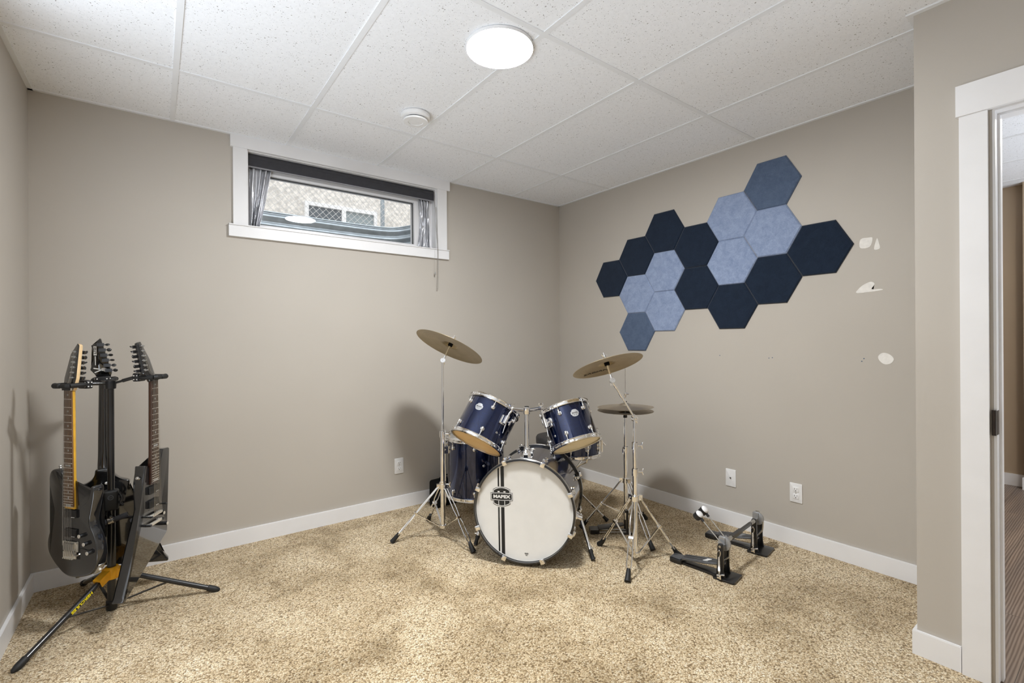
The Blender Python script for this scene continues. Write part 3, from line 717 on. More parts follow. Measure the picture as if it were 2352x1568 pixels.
for M, rs_, az, h, n_ in ((LTM, rs, 171, .17, LTn), (RTM, rs2, 2, .16, RTn)):
    p = bracket_pt(M, rs_, az, h); e = p + n_ * .066
    c_ = V((hx, hy, zt)); q = V((e.x, e.y, zt)) ; dirh = (q - c_); dirh.z = 0
    e2 = c_ + dirh.normalized() * (dirh.length - .012)
    mb = MB(); mb.cyl(c_ + dirh.normalized() * .014, e2, .0118, seg=16); mb.ball(tuple(e2), .0145, .0145, .0145, 14)
    mb.cyl(e2 - V((0, 0, .012)), e2 + V((0, 0, .020)), .008, seg=12); mb.box(e2.x - .014, e2.x + .014, e2.y - .003, e2.y + .003, e2.z + .014, e2.z + .030)
    mb.tube([e2 - V((0, 0, .006)), p + n_ * .045, p + n_ * .0275], .0075, 12); mb.build('arm', M_chrome, th)

# floor tom, snare, throne
ft, rf = drum('floor_tom', 'tall dark blue floor tom behind the left cymbal stand', Matrix.Translation((-1.252, -.472, .155)), .215, .42, M_headw, M_headw, [100 + 45 * k for k in range(8)])
for a in (163, 283, 43):
    W = Matrix.Translation((-1.252, -.472, 0)) @ Matrix.Rotation(math.radians(a), 4, 'Z'); x = rf + .018
    mb = MB(W); mb.cyl((x, 0, .30), (x, 0, .625), .0055, seg=10); mb.tube([(x, 0, .30), (x, 0, .12), (x + .012, 0, .06), (x + .014, 0, .03)], .0055, 10); lg = mb.build('leg', M_chrome, ft)
    mb = MB(W); mb.tube([(x + .0135, 0, .04), (x + .014, 0, .002)], [.010, .013], 12); mb.build('rubber_foot', M_rubber, lg)
    mb = MB(W); mb.box(rf - .001, x + .009, -.012, .012, .46, .51); mb.cyl((x, -.024, .485), (x, .024, .485), .006, seg=10); mb.build('leg_bracket', M_chrome, ft)
mb = MB(Matrix.Translation((-1.252, -.472, .40)) @ Matrix.Rotation(math.radians(-107), 4, 'Z') @ Matrix.Translation((rf - .001, 0, 0)) @ Matrix.Rotation(PI / 2, 4, 'Y')); mb.lathe([(.003, 0), (.003, .0025), (.0055, .003), (.008, .001), (.008, 0)], 18); mb.build('air_vent', M_chrome, ft)

SM = Matrix.Translation((-.735, -.945, .448))
sn, rsn = drum('snare_drum', 'shallow dark blue snare drum on its stand behind the right rack tom', SM, .187, .146, M_headw, M_headw, [-70 + 36 * k for k in range(10)], (-104, .085))
mb = MB(SM @ Matrix.Rotation(math.radians(-58), 4, 'Z')); mb.box(rsn - .001, rsn + .014, -.022, .022, .015, .12); mb.cyl((rsn + .02, 0, .03), (rsn + .02, 0, .11), .007, seg=10); mb.tube([(rsn + .015, .01, .10), (rsn + .04, .012, .075)], .005, 8); mb.build('strainer', M_chrome, sn)
def foot_cap(a, d, r, parent, L=.05):
    mb = MB(); mb.tube([V(a) - V(d) * .005, V(a) + V(d) * L * .5, V(a) + V(d) * L], [r, r * 1.15, r * 1.35], 14); return mb.build('rubber_foot', M_rubber, parent)
ss = thing('snare_stand', 'chrome snare stand under the snare drum behind the bass drum', 'drum hardware', (-.735, -.945, 0))
mb = MB(); mb.cyl((-.735, -.945, .06), (-.735, -.945, .33), .012, seg=16); mb.build('post', M_chrome, ss)
for a in (10, 130, 250):
    c_, s_ = math.cos(math.radians(a)), math.sin(math.radians(a)); o = V((-.735, -.945, 0))
    mb = MB(); mb.tube([o + V((0, 0, .34)), o + V((c_ * .10, s_ * .10, .40)), o + V((c_ * .192, s_ * .192, .437)), o + V((c_ * .200, s_ * .200, .462))], .006, 8); mb.build('basket_arm', M_chrome, ss)
for a in (60, 185, 305):
    c_, s_ = math.cos(math.radians(a)), math.sin(math.radians(a)); o = V((-.735, -.945, 0))
    A, Bq = o + V((c_ * .015, s_ * .015, .20)), o + V((c_ * .20, s_ * .20, .03)); d = (Bq - A).normalized()
    mb = MB(); mb.bar(A, Bq, .018, .008); lg = mb.build('leg', M_chrome, ss); foot_cap(Bq, d, .010, lg, .035)
TX, TY = -.453, -.445
tr = thing('drum_throne', 'round charcoal drum throne seat behind the bass drum near the corner', 'stool', (TX, TY, 0))
mb = MB(Matrix.Translation((TX, TY, 0))); mb.lathe([(0, .395), (.155, .395), (.165, .402), (.168, .415), (.168, .452), (.160, .466), (.13, .472), (0, .474)], 48); mb.build('seat', M_vinyl, tr)
mb = MB(Matrix.Translation((TX, TY, 0))); mb.cyl((0, 0, .08), (0, 0, .394), .013, seg=16); mb.cyl((0, 0, .375), (0, 0, .3945), .05, seg=20); mb.build('post', M_chrome, tr)
for a in (-88, 32, 152):
    c_, s_ = math.cos(math.radians(a)), math.sin(math.radians(a)); A, Bq = V((TX + c_ * .014, TY + s_ * .014, .22)), V((TX + c_ * .235, TY + s_ * .235, .035)); d = (Bq - A).normalized()
    mb = MB(); mb.bar(A, Bq, .022, .008); lg = mb.build('leg', M_chrome, tr); foot_cap(Bq, d, .012, lg, .04)
mb = MB(frame((-1.30, -.125, 0), (0, 0, 1), x=(1, .12, 0))); mb.prism(rpoly([(-.13, -.055), (.20, -.055), (.20, .055), (-.13, .055)], .03), .0, .195, .02, 3)
bag = thing('hardware_bag', 'low black cloth bag on the carpet behind the floor tom', 'bag', (-1.30, -.125, 0)); mb.build('bag_body', M_fabric, bag)
mb = MB(frame((-1.30, -.125, .19), (0, 0, 1), x=(1, .12, 0))); mb.tube(spline([(-.06, 0, 0), (-.05, 0, .022), (.03, 0, .03), (.10, 0, .022), (.11, 0, 0)], 4, False), .006, 8); mb.build('handle', M_fabric, bag)

# ------------------------------------------------------------------ cymbals and stands
def cymbal(name, label, c, n, R, mat, depth, group=None, flip=False):
    M = frame(c, n, x=(1, 0, 0) if abs(V(n).normalized().x) < .9 else (0, 1, 0))
    if flip: M = M @ Matrix.Diagonal((1, -1, -1, 1))
    t = thing(name, label, 'cymbal', M, group)
    rb = R * .22; b0 = depth; b1 = depth + R * .085
    up = [(.0065, b1), (rb * .45, b1 - R * .010), (rb * .8, b1 - R * .040), (rb, b0 + .003), (rb * 1.12, b0)] + [(rb * 1.12 + (R - rb * 1.12) * k / 8, b0 * (1 - (k / 8) ** 1.6)) for k in range(1, 9)]
    dn = [(r if i else r, z - .0014) for i, (r, z) in enumerate(up)]
    MB(M).lathe(up + dn[::-1], 96, closed=True).build('plate', mat, t)
    return t, M
LCn = V((.492, .023, .871)).normalized(); LCc = V((-1.57, -.664, 1.205))
cymbal('crash_cymbal', 'large tilted dark crash cymbal on the straight stand at left of the kit', LCc, LCn, .229, M_bronze, .016, 'cymbals of the drum kit')
RCn = V((.012, .391, .92)).normalized(); RCc = V((-1.026, -1.515, 1.096))
rc_, RCM = cymbal('crash_cymbal', 'tilted bright crash cymbal on the boom stand at right, lettered underneath', RCc, RCn, .203, M_brass, .015, 'cymbals of the drum kit')
HX, HY = -.649, -1.326
cymbal('hi_hat_cymbal', 'upper hi-hat cymbal, bell up, on the right stand', (HX, HY, .811), (0.0, 0.03, 1), .178, M_hat, .012, 'cymbals of the drum kit')
cymbal('hi_hat_cymbal', 'lower hi-hat cymbal facing up under its twin', (HX, HY, .786), (0, 0.0, 1), .178, M_hat, .012, 'cymbals of the drum kit', flip=True)
# lettering under the right crash
toc = (CAMP - RCc); yv = (toc - RCn * toc.dot(RCn)).normalized()
TM = frame(RCc - yv * .105, -RCn, y=yv)
mb = MB(TM @ Matrix.Translation((-.075, .004, -.0065)) @ Matrix.Rotation(math.radians(-14), 4, 'Z')); text_into(mb, 'SABIAN', .040, Matrix.Identity(4), .0008, .0003, 1.15)
inv = RCM.inverted(); rb_ = .203 * .22 * 1.12
for v_ in mb.bm.verts:
    q = inv @ v_.co; r_ = math.hypot(q.x, q.y); k_ = min(1, max(0, (r_ - rb_) / (.203 - rb_))); v_.co = RCM @ V((q.x, q.y, .015 * (1 - k_ ** 1.6) - .0014 - .0009))
mb.build('lettering', pbr('brown ink', (.06, .045, .03), .6), rc_, smooth=0)

def tripod(t, cx, cy, zc, zb, feet, rtube, w=.020, double=True):
    o = V((cx, cy, 0))
    mb = MB(); mb.lathe([(rtube + .001, zc - .018), (rtube + .008, zc - .016), (rtube + .008, zc + .014), (rtube + .001, zc + .016)], 20, Matrix.Translation(o), closed=True); mb.build('leg_collar', M_chrome, t)
    mb = MB(); mb.lathe([(rtube + .001, zb), (rtube + .007, zb), (rtube + .007, zb + .018), (rtube + .001, zb + .018)], 16, Matrix.Translation(o), closed=True); mb.build('lower_collar', M_chrome, t)
    for fx, fy in feet:
        d = V((fx - cx, fy - cy, 0)); D = d.normalized(); side = V((-D.y, D.x, 0)); R = d.length
        A = o + D * (rtube + .012) + V((0, 0, zc)); K = o + D * (R * .20) + V((0, 0, zc + .0)); 
        F = o + D * (R - .035) + V((0, 0, .045)); Mid = A.lerp(F, .52)
        mb = MB(); mb.box(-.012, .012, -.011, .011, -.014, .014, frame(A, (0, 0, 1), x=D))
        if double:
            for s_ in (-1, 1):
                g0, g1 = .0085, .0125
                mb.tube([A + side * s_ * g0, A.lerp(F, .08) + side * s_ * g0, A.lerp(F, .42) + side * s_ * g1, A.lerp(F, .56) + side * s_ * .007, A.lerp(F, .64) + side * s_ * g1, A.lerp(F, .93) + side * s_ * g1, F + side * s_ * .006], .0042, 8)
            mb.box(-.010, .010, -.013, .013, -.006, .006, frame(A.lerp(F, .56), (F - A), x=side.cross(F - A)))
        else:
            mb.bar(A, F, w, .008)
        lg = mb.build('leg', M_chrome, t)
        mb = MB(); mb.bar(o + D * (rtube + .006) + V((0, 0, zb + .009)), A.lerp(F, .56), .012, .004); mb.build('brace', M_chrome, t)
        dd = (F - A).normalized(); mb = MB(); mb.tube([F - dd * .012, F + dd * .02, V((fx, fy, .006))], [.0105, .0135, .0165], 14); mb.build('rubber_foot', M_rubber, lg)
def wing(t, p, d, r):
    p, d = V(p), V(d).normalized(); s_ = V((-d.y, d.x, 0))
    mb = MB(); mb.lathe([(r + .0005, -.020), (r + .005, -.019), (r + .005, .019), (r + .0005, .020)], 18, Matrix.Translation(p), closed=True)
    mb.cyl(p + d * r, p + d * (r + .026), .0055, seg=10); q = p + d * (r + .028)
    mb.tube([q - V((0, 0, .018)) + d * .006, q, q + V((0, 0, .018)) + d * .006], [.0035, .006, .0035], 8); mb.build('wing_clamp', M_chrome, t)
# straight stand, left
ls = thing('cymbal_stand', 'straight chrome cymbal stand at the left of the drum kit', 'drum hardware', (-1.627, -.667, 0), 'cymbal stands')
LX0, LY0 = -1.626, -.668
mb = MB(); mb.cyl((LX0, LY0, .058), (LX0, LY0, .66), .0138, seg=18); mb.build('lower_tube', M_chrome, ls)
mb = MB(); mb.cyl((LX0, LY0, .66), (LX0 + .004, LY0, 1.122), .0092, seg=16); mb.build('upper_tube', M_chrome, ls)
tripod(ls, LX0, LY0, .325, .062, [(-1.92, -.554), (-1.594, -.981), (-1.571, -.357)], .0138)
wing(ls, (LX0, LY0, .655), (.7, -.5, 0), .0138); wing(ls, (LX0, LY0, .335), (.75, -.6, 0), .0138)
def tilter(t, p, n, c, bell):
    p, n, c = V(p), V(n), V(c); v = V(Fw); ax = n.cross(v).cross(n).normalized() * -1
    base = c - n * .008
    mb = MB(); mb.cyl(p - ax * .012, p + ax * .012, .0155, seg=20); mb.lathe([(.0095, .0125), (.013, .0125), (.013, .015), (.0095, .015)], 18, frame(p, ax), closed=True); mb.box(-.009, .009, -.008, .008, -.026, .006, Matrix.Translation(p)); mb.cyl(p - ax * .03, p - ax * .012, .005, seg=8); mb.build('tilter', M_chrome, t)
    mb = MB(); mb.cyl(p + n * .008, base + n * bell, .0075, .0055, 12); mb.cyl(base + n * bell, c + n * (bell + .052), .0036, seg=10); mb.build('mounting_rod', M_chrome, t)
    mb = MB(); mb.lathe([(.0055, bell - .026), (.015, bell - .026), (.0155, bell - .010), (.013, bell - .004), (.0055, bell - .004)], 20, frame(c, n), closed=True); mb.build('felt_washer', M_fabric, t)
    mb = MB(); mb.lathe([(.004, bell + .006), (.014, bell + .006), (.014, bell + .017), (.004, bell + .017)], 18, frame(c, n), closed=True); mb.build('top_felt', M_fabric, t)
    mb = MB(frame(c, n)); mb.cyl((0, 0, bell + .018), (0, 0, bell + .036), .007, seg=12); mb.tube([(-.020, 0, bell + .040), (-.006, 0, bell + .024), (.006, 0, bell + .024), (.020, 0, bell + .040)], [.003, .005, .005, .003], 8); mb.build('wing_nut', M_chrome, t)
tilter(ls, LCc - LCn * .098 - V((0, 0, 0)), LCn, LCc, .034)
q = LCc - LCn * .098
mb = MB(); mb.tube([(LX0 + .004, LY0, 1.115), (q.x, q.y, q.z - .01)], .0095, 12); mb.build('tube_head', M_chrome, ls)
# boom stand, right
BX, BY = -.9205, -1.619
bs = thing('boom_cymbal_stand', 'chrome boom cymbal stand right of the bass drum with angled arm', 'drum hardware', (BX, BY, 0), 'cymbal stands')
mb = MB(); mb.cyl((BX, BY, .028), (BX, BY, .50), .0145, seg=18); mb.build('lower_tube', M_chrome, bs)
mb = MB(); mb.cyl((BX, BY, .50), (BX, BY, .65), .012, seg=18); mb.build('middle_tube', M_chrome, bs)
mb = MB(); mb.cyl((BX, BY, .65), (BX, BY, .79), .0095, seg=18); mb.build('upper_tube', M_chrome, bs)
tripod(bs, BX, BY, .356, .032, [(-.934, -1.355), (-1.151, -1.751), (-.679, -1.742)], .0145)
wing(bs, (BX, BY, .50), (.85, -.5, 0), .0145); wing(bs, (BX, BY, .648), (.85, -.5, 0), .012)
bp = V((BX, BY, .803)); tp = RCc - RCn * .088
mb = MB(); axb = (tp - bp).normalized(); sd = axb.cross(V((0, 0, 1))).normalized()
mb.cyl(bp - sd * .018, bp + sd * .018, .015, seg=18); mb.cyl(bp - axb * .02, bp + axb * .02, .0125, seg=14); mb.tube([bp + sd * .02, bp + sd * .045 - V((0, 0, .02))], [.006, .0045], 10); mb.tube([bp - sd * .018, bp - sd * .048 + V((0, 0, .008))], [.006, .004], 10); mb.build('boom_tilter', M_chrome, bs)
mb = MB(); mb.cyl(bp - axb * .03, tp - axb * .045, .0058, seg=14); mb.cyl(tp - axb * .05, tp - axb * .012, .0085, seg=14); mb.build('boom_arm', M_chrome, bs)
mid_ = bp.lerp(tp, .62); mb = MB(); mb.cyl(mid_ - axb * .012, mid_ + axb * .012, .009, seg=12); mb.tube([mid_ - sd * .02, mid_ + sd * .02], .0035, 8); mb.build('arm_clamp', M_chrome, bs)
tilter(bs, tp, RCn, RCc, .031)
# hi-hat stand
hh = thing('hi_hat_stand', 'chrome hi-hat stand behind the boom stand with pedal and two cymbals', 'drum hardware', (HX, HY, 0))
mb = MB(); mb.cyl((HX, HY, .085), (HX, HY, .535), .0145, seg=18); mb.build('lower_tube', M_chrome, hh)
mb = MB(); mb.cyl((HX, HY, .535), (HX, HY, .748), .0105, seg=18); mb.build('upper_tube', M_chrome, hh)
tripod(hh, HX, HY, .338, .115, [(-.74, -1.603), (-.83, -1.096), (-.365, -1.262)], .0145)
wing(hh, (HX, HY, .535), (-.8, -.3, 0), .0145)
mb = MB(Matrix.Translation((HX, HY, 0))); mb.lathe([(.005, .742), (.012, .742), (.012, .760), (.019, .766), (.019, .772), (.005, .772)], 20, closed=True); mb.tube([(-.012, 0, .768), (-.022, -.004, .745)], .003, 8); mb.build('cymbal_seat', M_blackp, hh)
mb = MB(); mb.cyl((HX, HY, .74), (HX, HY, 1.058), .0030, seg=10); mb.build('pull_rod', M_steel, hh)
mb = MB(Matrix.Translation((HX, HY, 0))); mb.lathe([(.004, .841), (.0105, .841), (.0105, .848), (.004, .848)], 18, closed=True); mb.build('felt_washer', M_fabric, hh)
mb = MB(Matrix.Translation((HX, HY, 0))); mb.lathe([(.004, .849), (.009, .849), (.007, .860), (.007, .880), (.009, .884), (.009, .902), (.004, .904)], 16, closed=True); mb.tube([(.008, 0, .893), (.026, -.006, .893)], .004, 8); mb.build('clutch', M_chrome, hh)
# its pedal: frame, footboard
pd = V((-.80, .60, 0)).normalized(); PM = frame((HX, HY, 0), (0, 0, 1), x=pd)
mb = MB(PM); mb.box(-.006, .006, -.036, -.028, 0.0, .15); mb.box(-.006, .006, .028, .036, 0.0, .15); mb.box(-.03, .03, -.04, .04, 0, .009); mb.box(-.008, .008, -.036, .036, .135, .15); mb.build('pedal_frame', M_blackm, hh)
mb = MB(PM); mb.prism([(.0, -.022), (.07, -.034), (.165, -.036), (.165, .036), (.07, .034), (.0, .022)], 0, .007, .002, M=Matrix.Translation((.015, 0, .050)) @ Matrix.Rotation(.13, 4, 'Y')); mb.box(.178, .235, -.034, .034, .004, .028); mb.build('footboard', M_blackm, hh)
mb = MB(PM); mb.tube([(.0, -.02, .010), (.22, -.02, .010)], .0035, 8); mb.tube([(.0, .02, .010), (.22, .02, .010)], .0035, 8); mb.build('radius_rod', M_steel, hh)

# ------------------------------------------------------------------ double bass drum pedal
dp = thing('double_pedal', 'black double bass drum pedal on the carpet by the right wall', 'drum pedal', (-.70, -2.015, 0))
M_alu = pbr('grey alloy', (.42, .43, .45), .38, .7)
M_fb = pbr('black textured footboard', (.13, .135, .145), .30, .6, var=.1)
def pedal_unit(name, ox, oy, half, hp, heel, main):
    M = frame((ox, oy, 0), (0, 0, 1), y=(.16, -.987, 0)) @ Matrix.Diagonal((-1, 1, 1, 1)); root = None
    mb = MB(M); mb.prism(rpoly([(-half - .022, -.035), (half + .022, -.035), (half + .022, .075), (-half - .022, .075)], .01), 0, .012, .003)
    mb.prism(rpoly([(-.018, heel + .02), (.018, heel + .02), (.030, -.10), (.038, -.03), (-.038, -.03), (-.030, -.10)], .01), .001, .014, .003)
    mb.prism(rpoly([(-.034, heel), (.034, heel), (.036, heel + .07), (-.036, heel + .07)], .012), 0, .028, .006)
    root = mb.build(name, M_blackm, dp)
    for s_ in (-1, 1):
        mb = MB(M @ Matrix.Translation((s_ * half, 0, 0)) @ Matrix(((0, 0, 1, 0), (1, 0, 0, 0), (0, 1, 0, 0), (0, 0, 0, 1))))
        mb.prism(rpoly([(-.024, .010), (.024, .010), (.016, .04), (.0145, hp), (.010, hp + .013), (-.010, hp + .013), (-.0145, hp), (-.016, .04)], .006), -.008, .008, .003); mb.build('post', M_blackm, root)
    mb = MB(M @ Matrix.Translation((0, heel + .068, .030)) @ Matrix.Rotation(.155, 4, 'X'))
    L = -heel - .075
    mb.prism(rpoly([(-.033, 0), (.033, 0), (.037, L * .4), (.041, L * .62), (.030, L * .88), (.016, L + .02), (-.016, L + .02), (-.030, L * .88), (-.041, L * .62), (-.037, L * .4)], .012), 0, .011, .004); fb = mb.build('footboard', M_fb, root)
    mb = MB(M @ Matrix.Translation((0, heel + .068, .0415)) @ Matrix.Rotation(.155, 4, 'X'))
    for x in (-.012, .012): mb.box(x - .0015, x + .0015, .01, L * .9, -.0006, .0008)
    mb.build('groove', M_ink, fb, smooth=0)
    mb = MB(M @ Matrix.Translation((0, heel + .068, .0415)) @ Matrix.Rotation(.155, 4, 'X'))
    for k in range(4): mb.box(-.020 + k * .009, -.014 + k * .009, L * .56 + k * .004, L * .68 + k * .004, -.0006, .0012)
    mb.build('emblem', M_inkw if main else M_alu, fb, smooth=0)
    mb = MB(M @ Matrix.Translation((0, heel, .028))); mb.prism(rpoly([(-.030, .006), (.030, .006), (.033, .066), (-.033, .066)], .01), 0, .004, .002); mb.build('heel_plate', M_fb, root)
    mb = MB(M); mb.cyl((-half - .012, 0, hp), (half + (.035 if main else .012), 0, hp), .0065, seg=6); mb.build('axle', M_steel, root)
    mb = MB(M @ Matrix.Translation((.004, 0, hp)) @ Matrix(((0, 0, 1, 0), (1, 0, 0, 0), (0, 1, 0, 0), (0, 0, 0, 1))))
    arc = [(.037 * math.cos(a), .037 * math.sin(a)) for a in [math.radians(-100 + 15 * k) for k in range(13)]]
    mb.prism(arc + [(-.02, .035), (-.016, .012), (.006, -.004)], -.006, .006, .002); mb.box(-.022, .010, -.012, .034, -.012, .012); mb.build('cam', M_alu, root)
    mb = MB(M); mb.tube([(0, .034, hp - .01), (0, .030, hp - .06), (0, .004, .085), (0, -.015, .082)], .004, 8); mb.build('drive_link', M_steel, root)
    if main or True:
        s_ = -1; xs = s_ * (half + .018)
        mb = MB(M)
        n_ = 60; sp0, sp1 = .045, .120
        mb.tube([(xs + .0055 * math.cos(k * 2.1), .0055 * math.sin(k * 2.1), sp0 + (sp1 - sp0) * k / n_) for k in range(n_ + 1)], .0014, 5)
        mb.cyl((xs, 0, .02), (xs, 0, .05), .0035, seg=10); mb.tube(spline([(xs, 0, .12), (xs, .006, .14), (xs, .0, .156), (xs, -.008, .145)], 4, False), .002, 6)
        mb.box(xs - .012, xs + .012, -.008, .008, .014, .022); mb.build('spring', M_chrome, root)
    mb = MB(M); mb.cyl((-half - .03, .01, .012), (-half - .03, .01, .035), .004, seg=8); mb.tube([(-half - .042, -.004, .035), (-half - .018, .024, .035)], .004, 8); mb.build('clamp_screw', M_chrome, root)
    return M, root
PMm, pu = pedal_unit('primary_pedal', -.700, -2.015, .0395, .172, -.285, True)
SMm, su = pedal_unit('slave_pedal', -.2425, -1.967, .052, .186, -.298, False)
def beater(x, top):
    a = PMm @ V((x, -.006, .176)); b = V(top); d = (b - a).normalized(); side = PMm.to_3x3() @ V((1, 0, 0)); fz = side.cross(d); fz = fz if (PMm.to_3x3() @ V((0, 1, 0))).dot(fz) > 0 else -fz
    mb = MB(); mb.cyl(a - d * .02, b - d * .02, .003, seg=10); bt = mb.build('beater', M_steel, dp)
    mb = MB(); mb.box(-.008, .008, -.010, .010, -.016, .016, frame(a, d, x=side)); mb.build('beater_holder', M_alu, bt)
    mb = MB(frame(b, fz, x=side)); mb.lathe([(0, -.022), (.018, -.022), (.022, -.018), (.0225, .008), (0, .008)], 28); mb.cyl(tuple(frame(b, fz, x=side).inverted() @ (b - d * .04)), (0, 0, 0), .007, seg=12); mb.build('beater_head', M_blackp, bt)
    mb = MB(frame(b, fz, x=side)); mb.lathe([(.0215, .008), (.0205, .014), (.015, .019), (0, .021)], 28); mb.build('striking_face', M_white, bt)
beater(-.012, (-.712, -1.880, .285)); beater(.060, (-.640, -1.868, .292))
A = PMm @ V((.078, 0, .172)); Bq = SMm @ V((-.072, 0, .186)); d = (Bq - A).normalized()
mb = MB(); mb.box(-.010, .010, -.010, .010, 0, .12, frame(A + d * .03, d)); mb.box(-.0075, .0075, -.0075, .0075, .10, (Bq - A).length - .06, frame(A + d * .03, d)); mb.build('drive_shaft', M_blackm, dp)
for p, q, nm in ((A, A + d * .035, 'universal_joint'), (Bq, Bq - d * .035, 'universal_joint')):
    mb = MB(); mb.cyl(p - (q - p) * .3, p + (q - p) * .4, .011, seg=14); mb.cyl(p + (q - p) * .5, q, .010, seg=14); mb.ball(tuple(p + (q - p) * .45), .0095); mb.cyl(p + (q - p) * .2 - V((0, 0, .014)), p + (q - p) * .2 + V((0, 0, .014)), .003, seg=8); mb.build(nm, M_steel, dp)
mb = MB(SMm); mb.tube([(.02, 0, .186), (.022, -.01, .225)], .0045, 8); mb.box(.008, .034, -.012, .004, .212, .222); mb.build('stop_peg', M_steel, su)
# ------------------------------------------------------------------ guitars
M_dgrey = pbr('dark grey plastic', (.06, .065, .075), .4)
def guitar(label, M, Ln, body, bz, head, hy0, tuners, tun_side, neckmat, boardmat, headmat, bevel, opts):
    t = thing('electric_guitar', label, 'guitar', M, 'guitars hanging on the floor stand')
    wn, we = .043, .057
    wid = lambda y: we + (wn - we) * max(0, min(1, y / Ln))
    mb = MB(M); mb.prism(body, bz - .044, bz, bevel, 3); mb.build('body', opts.get('bodymat', M_black), t)
    # neck: half-round section
    mb = MB(M); rings = []; ys = [opts.get('heel', -.02), .0, .03, .06] + [Ln * k / 8 for k in range(1, 9)]
    ys = sorted(ys)
    for y in ys:
        w = wid(y) / 2; dep = .020 + (opts.get('heeld', .012) * max(0, 1 - max(0, y) / .07))
        e = 1.0 if y > .07 else .55
        rings.append([mb.v((w * 1.0, y, -.0055))] + [mb.v((w * math.copysign(abs(math.cos(a)) ** e, math.cos(a)), y, -.006 - dep * abs(math.sin(a)) ** e)) for a in [PI * k / 10 for k in range(11)]] + [mb.v((-w, y, -.0055))])
    for A, B in zip(rings, rings[1:]):
        for i in range(len(A) - 1): mb.f([A[i], A[i + 1], B[i + 1], B[i]])
        mb.f([A[-1], A[0], B[0], B[-1]])
    mb.f(rings[0]); mb.f(rings[-1][::-1]); mb.build('neck', neckmat, t)
    mb = MB(M); mb.prism([(-we / 2, 0), (we / 2, 0), (wn / 2, Ln), (-wn / 2, Ln)], -.006, 0, .0008); fb = mb.build('fretboard', boardmat, t, smooth=0)
    mb = MB(M); sc = Ln / .75
    for k in range(1, 25):
        y = Ln - sc * (1 - 2 ** (-k / 12)); w = wid(y) / 2 - .001; mb.box(-w, w, y - .0011, y + .0011, -.0005, .0011)
    mb.build('frets', M_fret, fb, smooth=0)
    mb = MB(M)
    for k in (1, 3, 5, 7, 9, 12, 15, 17, 19, 21, 24):
        y = Ln - sc * (1 - 2 ** (-(k - .5) / 12))
        if k == 24 or k == 12: mb.box(-.016, .016, y - .004, y + .004, 0, .0004)
        else: mb.prism([(math.cos(a) * .0042 + .000, y + math.sin(a) * .0042) for a in [2 * PI * q / 10 for q in range(10)]], 0, .0004)
    mb.build('inlays', M_pearl, fb, smooth=0)
    HM_ = M @ Matrix.Translation((0, Ln, -.003)) @ Matrix.Rotation(math.radians(-9), 4, 'X') @ Matrix.Translation((0, -Ln, 0))
    mb = MB(HM_); mb.prism(head, -.017, -.003, .0015); hd = mb.build('headstock', headmat, t)
    mb = MB(HM_); mb.prism(head, -.003, -.0018, .0005); mb.build('headstock_face', M_black if headmat is not M_black else M_black, hd)
    if opts.get('locknut'):
        mb = MB(M); mb.box(-.0225, .0225, Ln, Ln + .010, -.004, .003); mb.build('nut', M_fret, t)
        mb = MB(M); 
        for x in (-.014, 0, .014): mb.box(x - .0065, x + .0065, Ln + .001, Ln + .012, .003, .009)
        mb.build('nut_clamp', M_blackp, t)
    else:
        mb = MB(M); mb.box(-.0215, .0215, Ln, Ln + .004, -.004, .002); mb.build('nut', M_blackp, t)
    for (x, y) in tuners:
        mb = MB(HM_); mb.cyl((x, y, -.003), (x, y, .010), .0035, seg=10); mb.cyl((x, y, -.002), (x, y, .0005), .006, seg=14)
        tm = mb.build('tuning_machine', M_steel, t)
        dx = tun_side
        mb = MB(HM_); mb.box(min(x - .006 * dx, x + .020 * dx), max(x - .006 * dx, x + .020 * dx), y - .007, y + .007, -.029, -.017); mb.cyl((x + .018 * dx, y, -.023), (x + .026 * dx, y, -.023), .0026, seg=8); mb.build('gear_housing', M_dgrey if opts.get('back') else M_blackp, tm)
        mb = MB(HM_ @ Matrix.Translation((x + .033 * dx, y, -.023)) @ Matrix.Rotation(random.uniform(-1.1, 1.1), 4, 'X')); mb.ball((0, 0, 0), .0095, .0085, .0035, 12); mb.build('button', opts.get('butmat', M_blackm), tm)
    by = -Ln / 3
    for k in range(6):
        u = k - 2.5; tx, ty = tuners[k if tun_side > 0 else 5 - k] if opts.get('order', 1) > 0 else tuners[5 - k]
        a = V((u * .0070, Ln + .004, .0028)); b = V((u * .0104, by, .007 if opts.get('trem') else .009))
        p = HM_.copy(); q = M.inverted() @ (HM_ @ V((tx, ty, .004)))
        mb = MB(M); mb.tube([q, a, b], .0005 + .00009 * (5 - k), 5); mb.build('string', M_string, t)
    for py in opts.get('pickups', (-.034, -.118)):
        mb = MB(M); mb.prism(rpoly([(-.036, py - .018), (.036, py - .018), (.036, py + .018), (-.036, py + .018)], .004), bz - .001, -.004, .002); pk = mb.build('pickup', M_blackp, t)
        mb = MB(M); mb.box(.008, .030, py - .0145, py - .0125, -.0045, -.0035); mb.build('pickup_logo', M_inkw, pk, smooth=0)
    if opts.get('trem'):
        mb = MB(M); mb.box(-.042, .042, by - .030, by + .012, bz + .001, bz + .005)
        for s_ in (-1, 1): mb.cyl((s_ * .037, by + .010, bz), (s_ * .037, by + .010, bz + .010), .005, seg=14)
        br = mb.build('tremolo_bridge', M_fret, t)
        mb = MB(M)
        for k in range(6):
            x = (k - 2.5) * .0104; mb.box(x - .0045, x + .0045, by - .022, by + .008, bz + .005, bz + .015); mb.cyl((x, by - .02, bz + .010), (x, by - .048, bz + .014), .0022, seg=8)
        mb.build('saddles', M_steel, br)
        mb = MB(M); mb.box(-.038, .038, by - .058, by - .030, bz + .006, bz + .010)
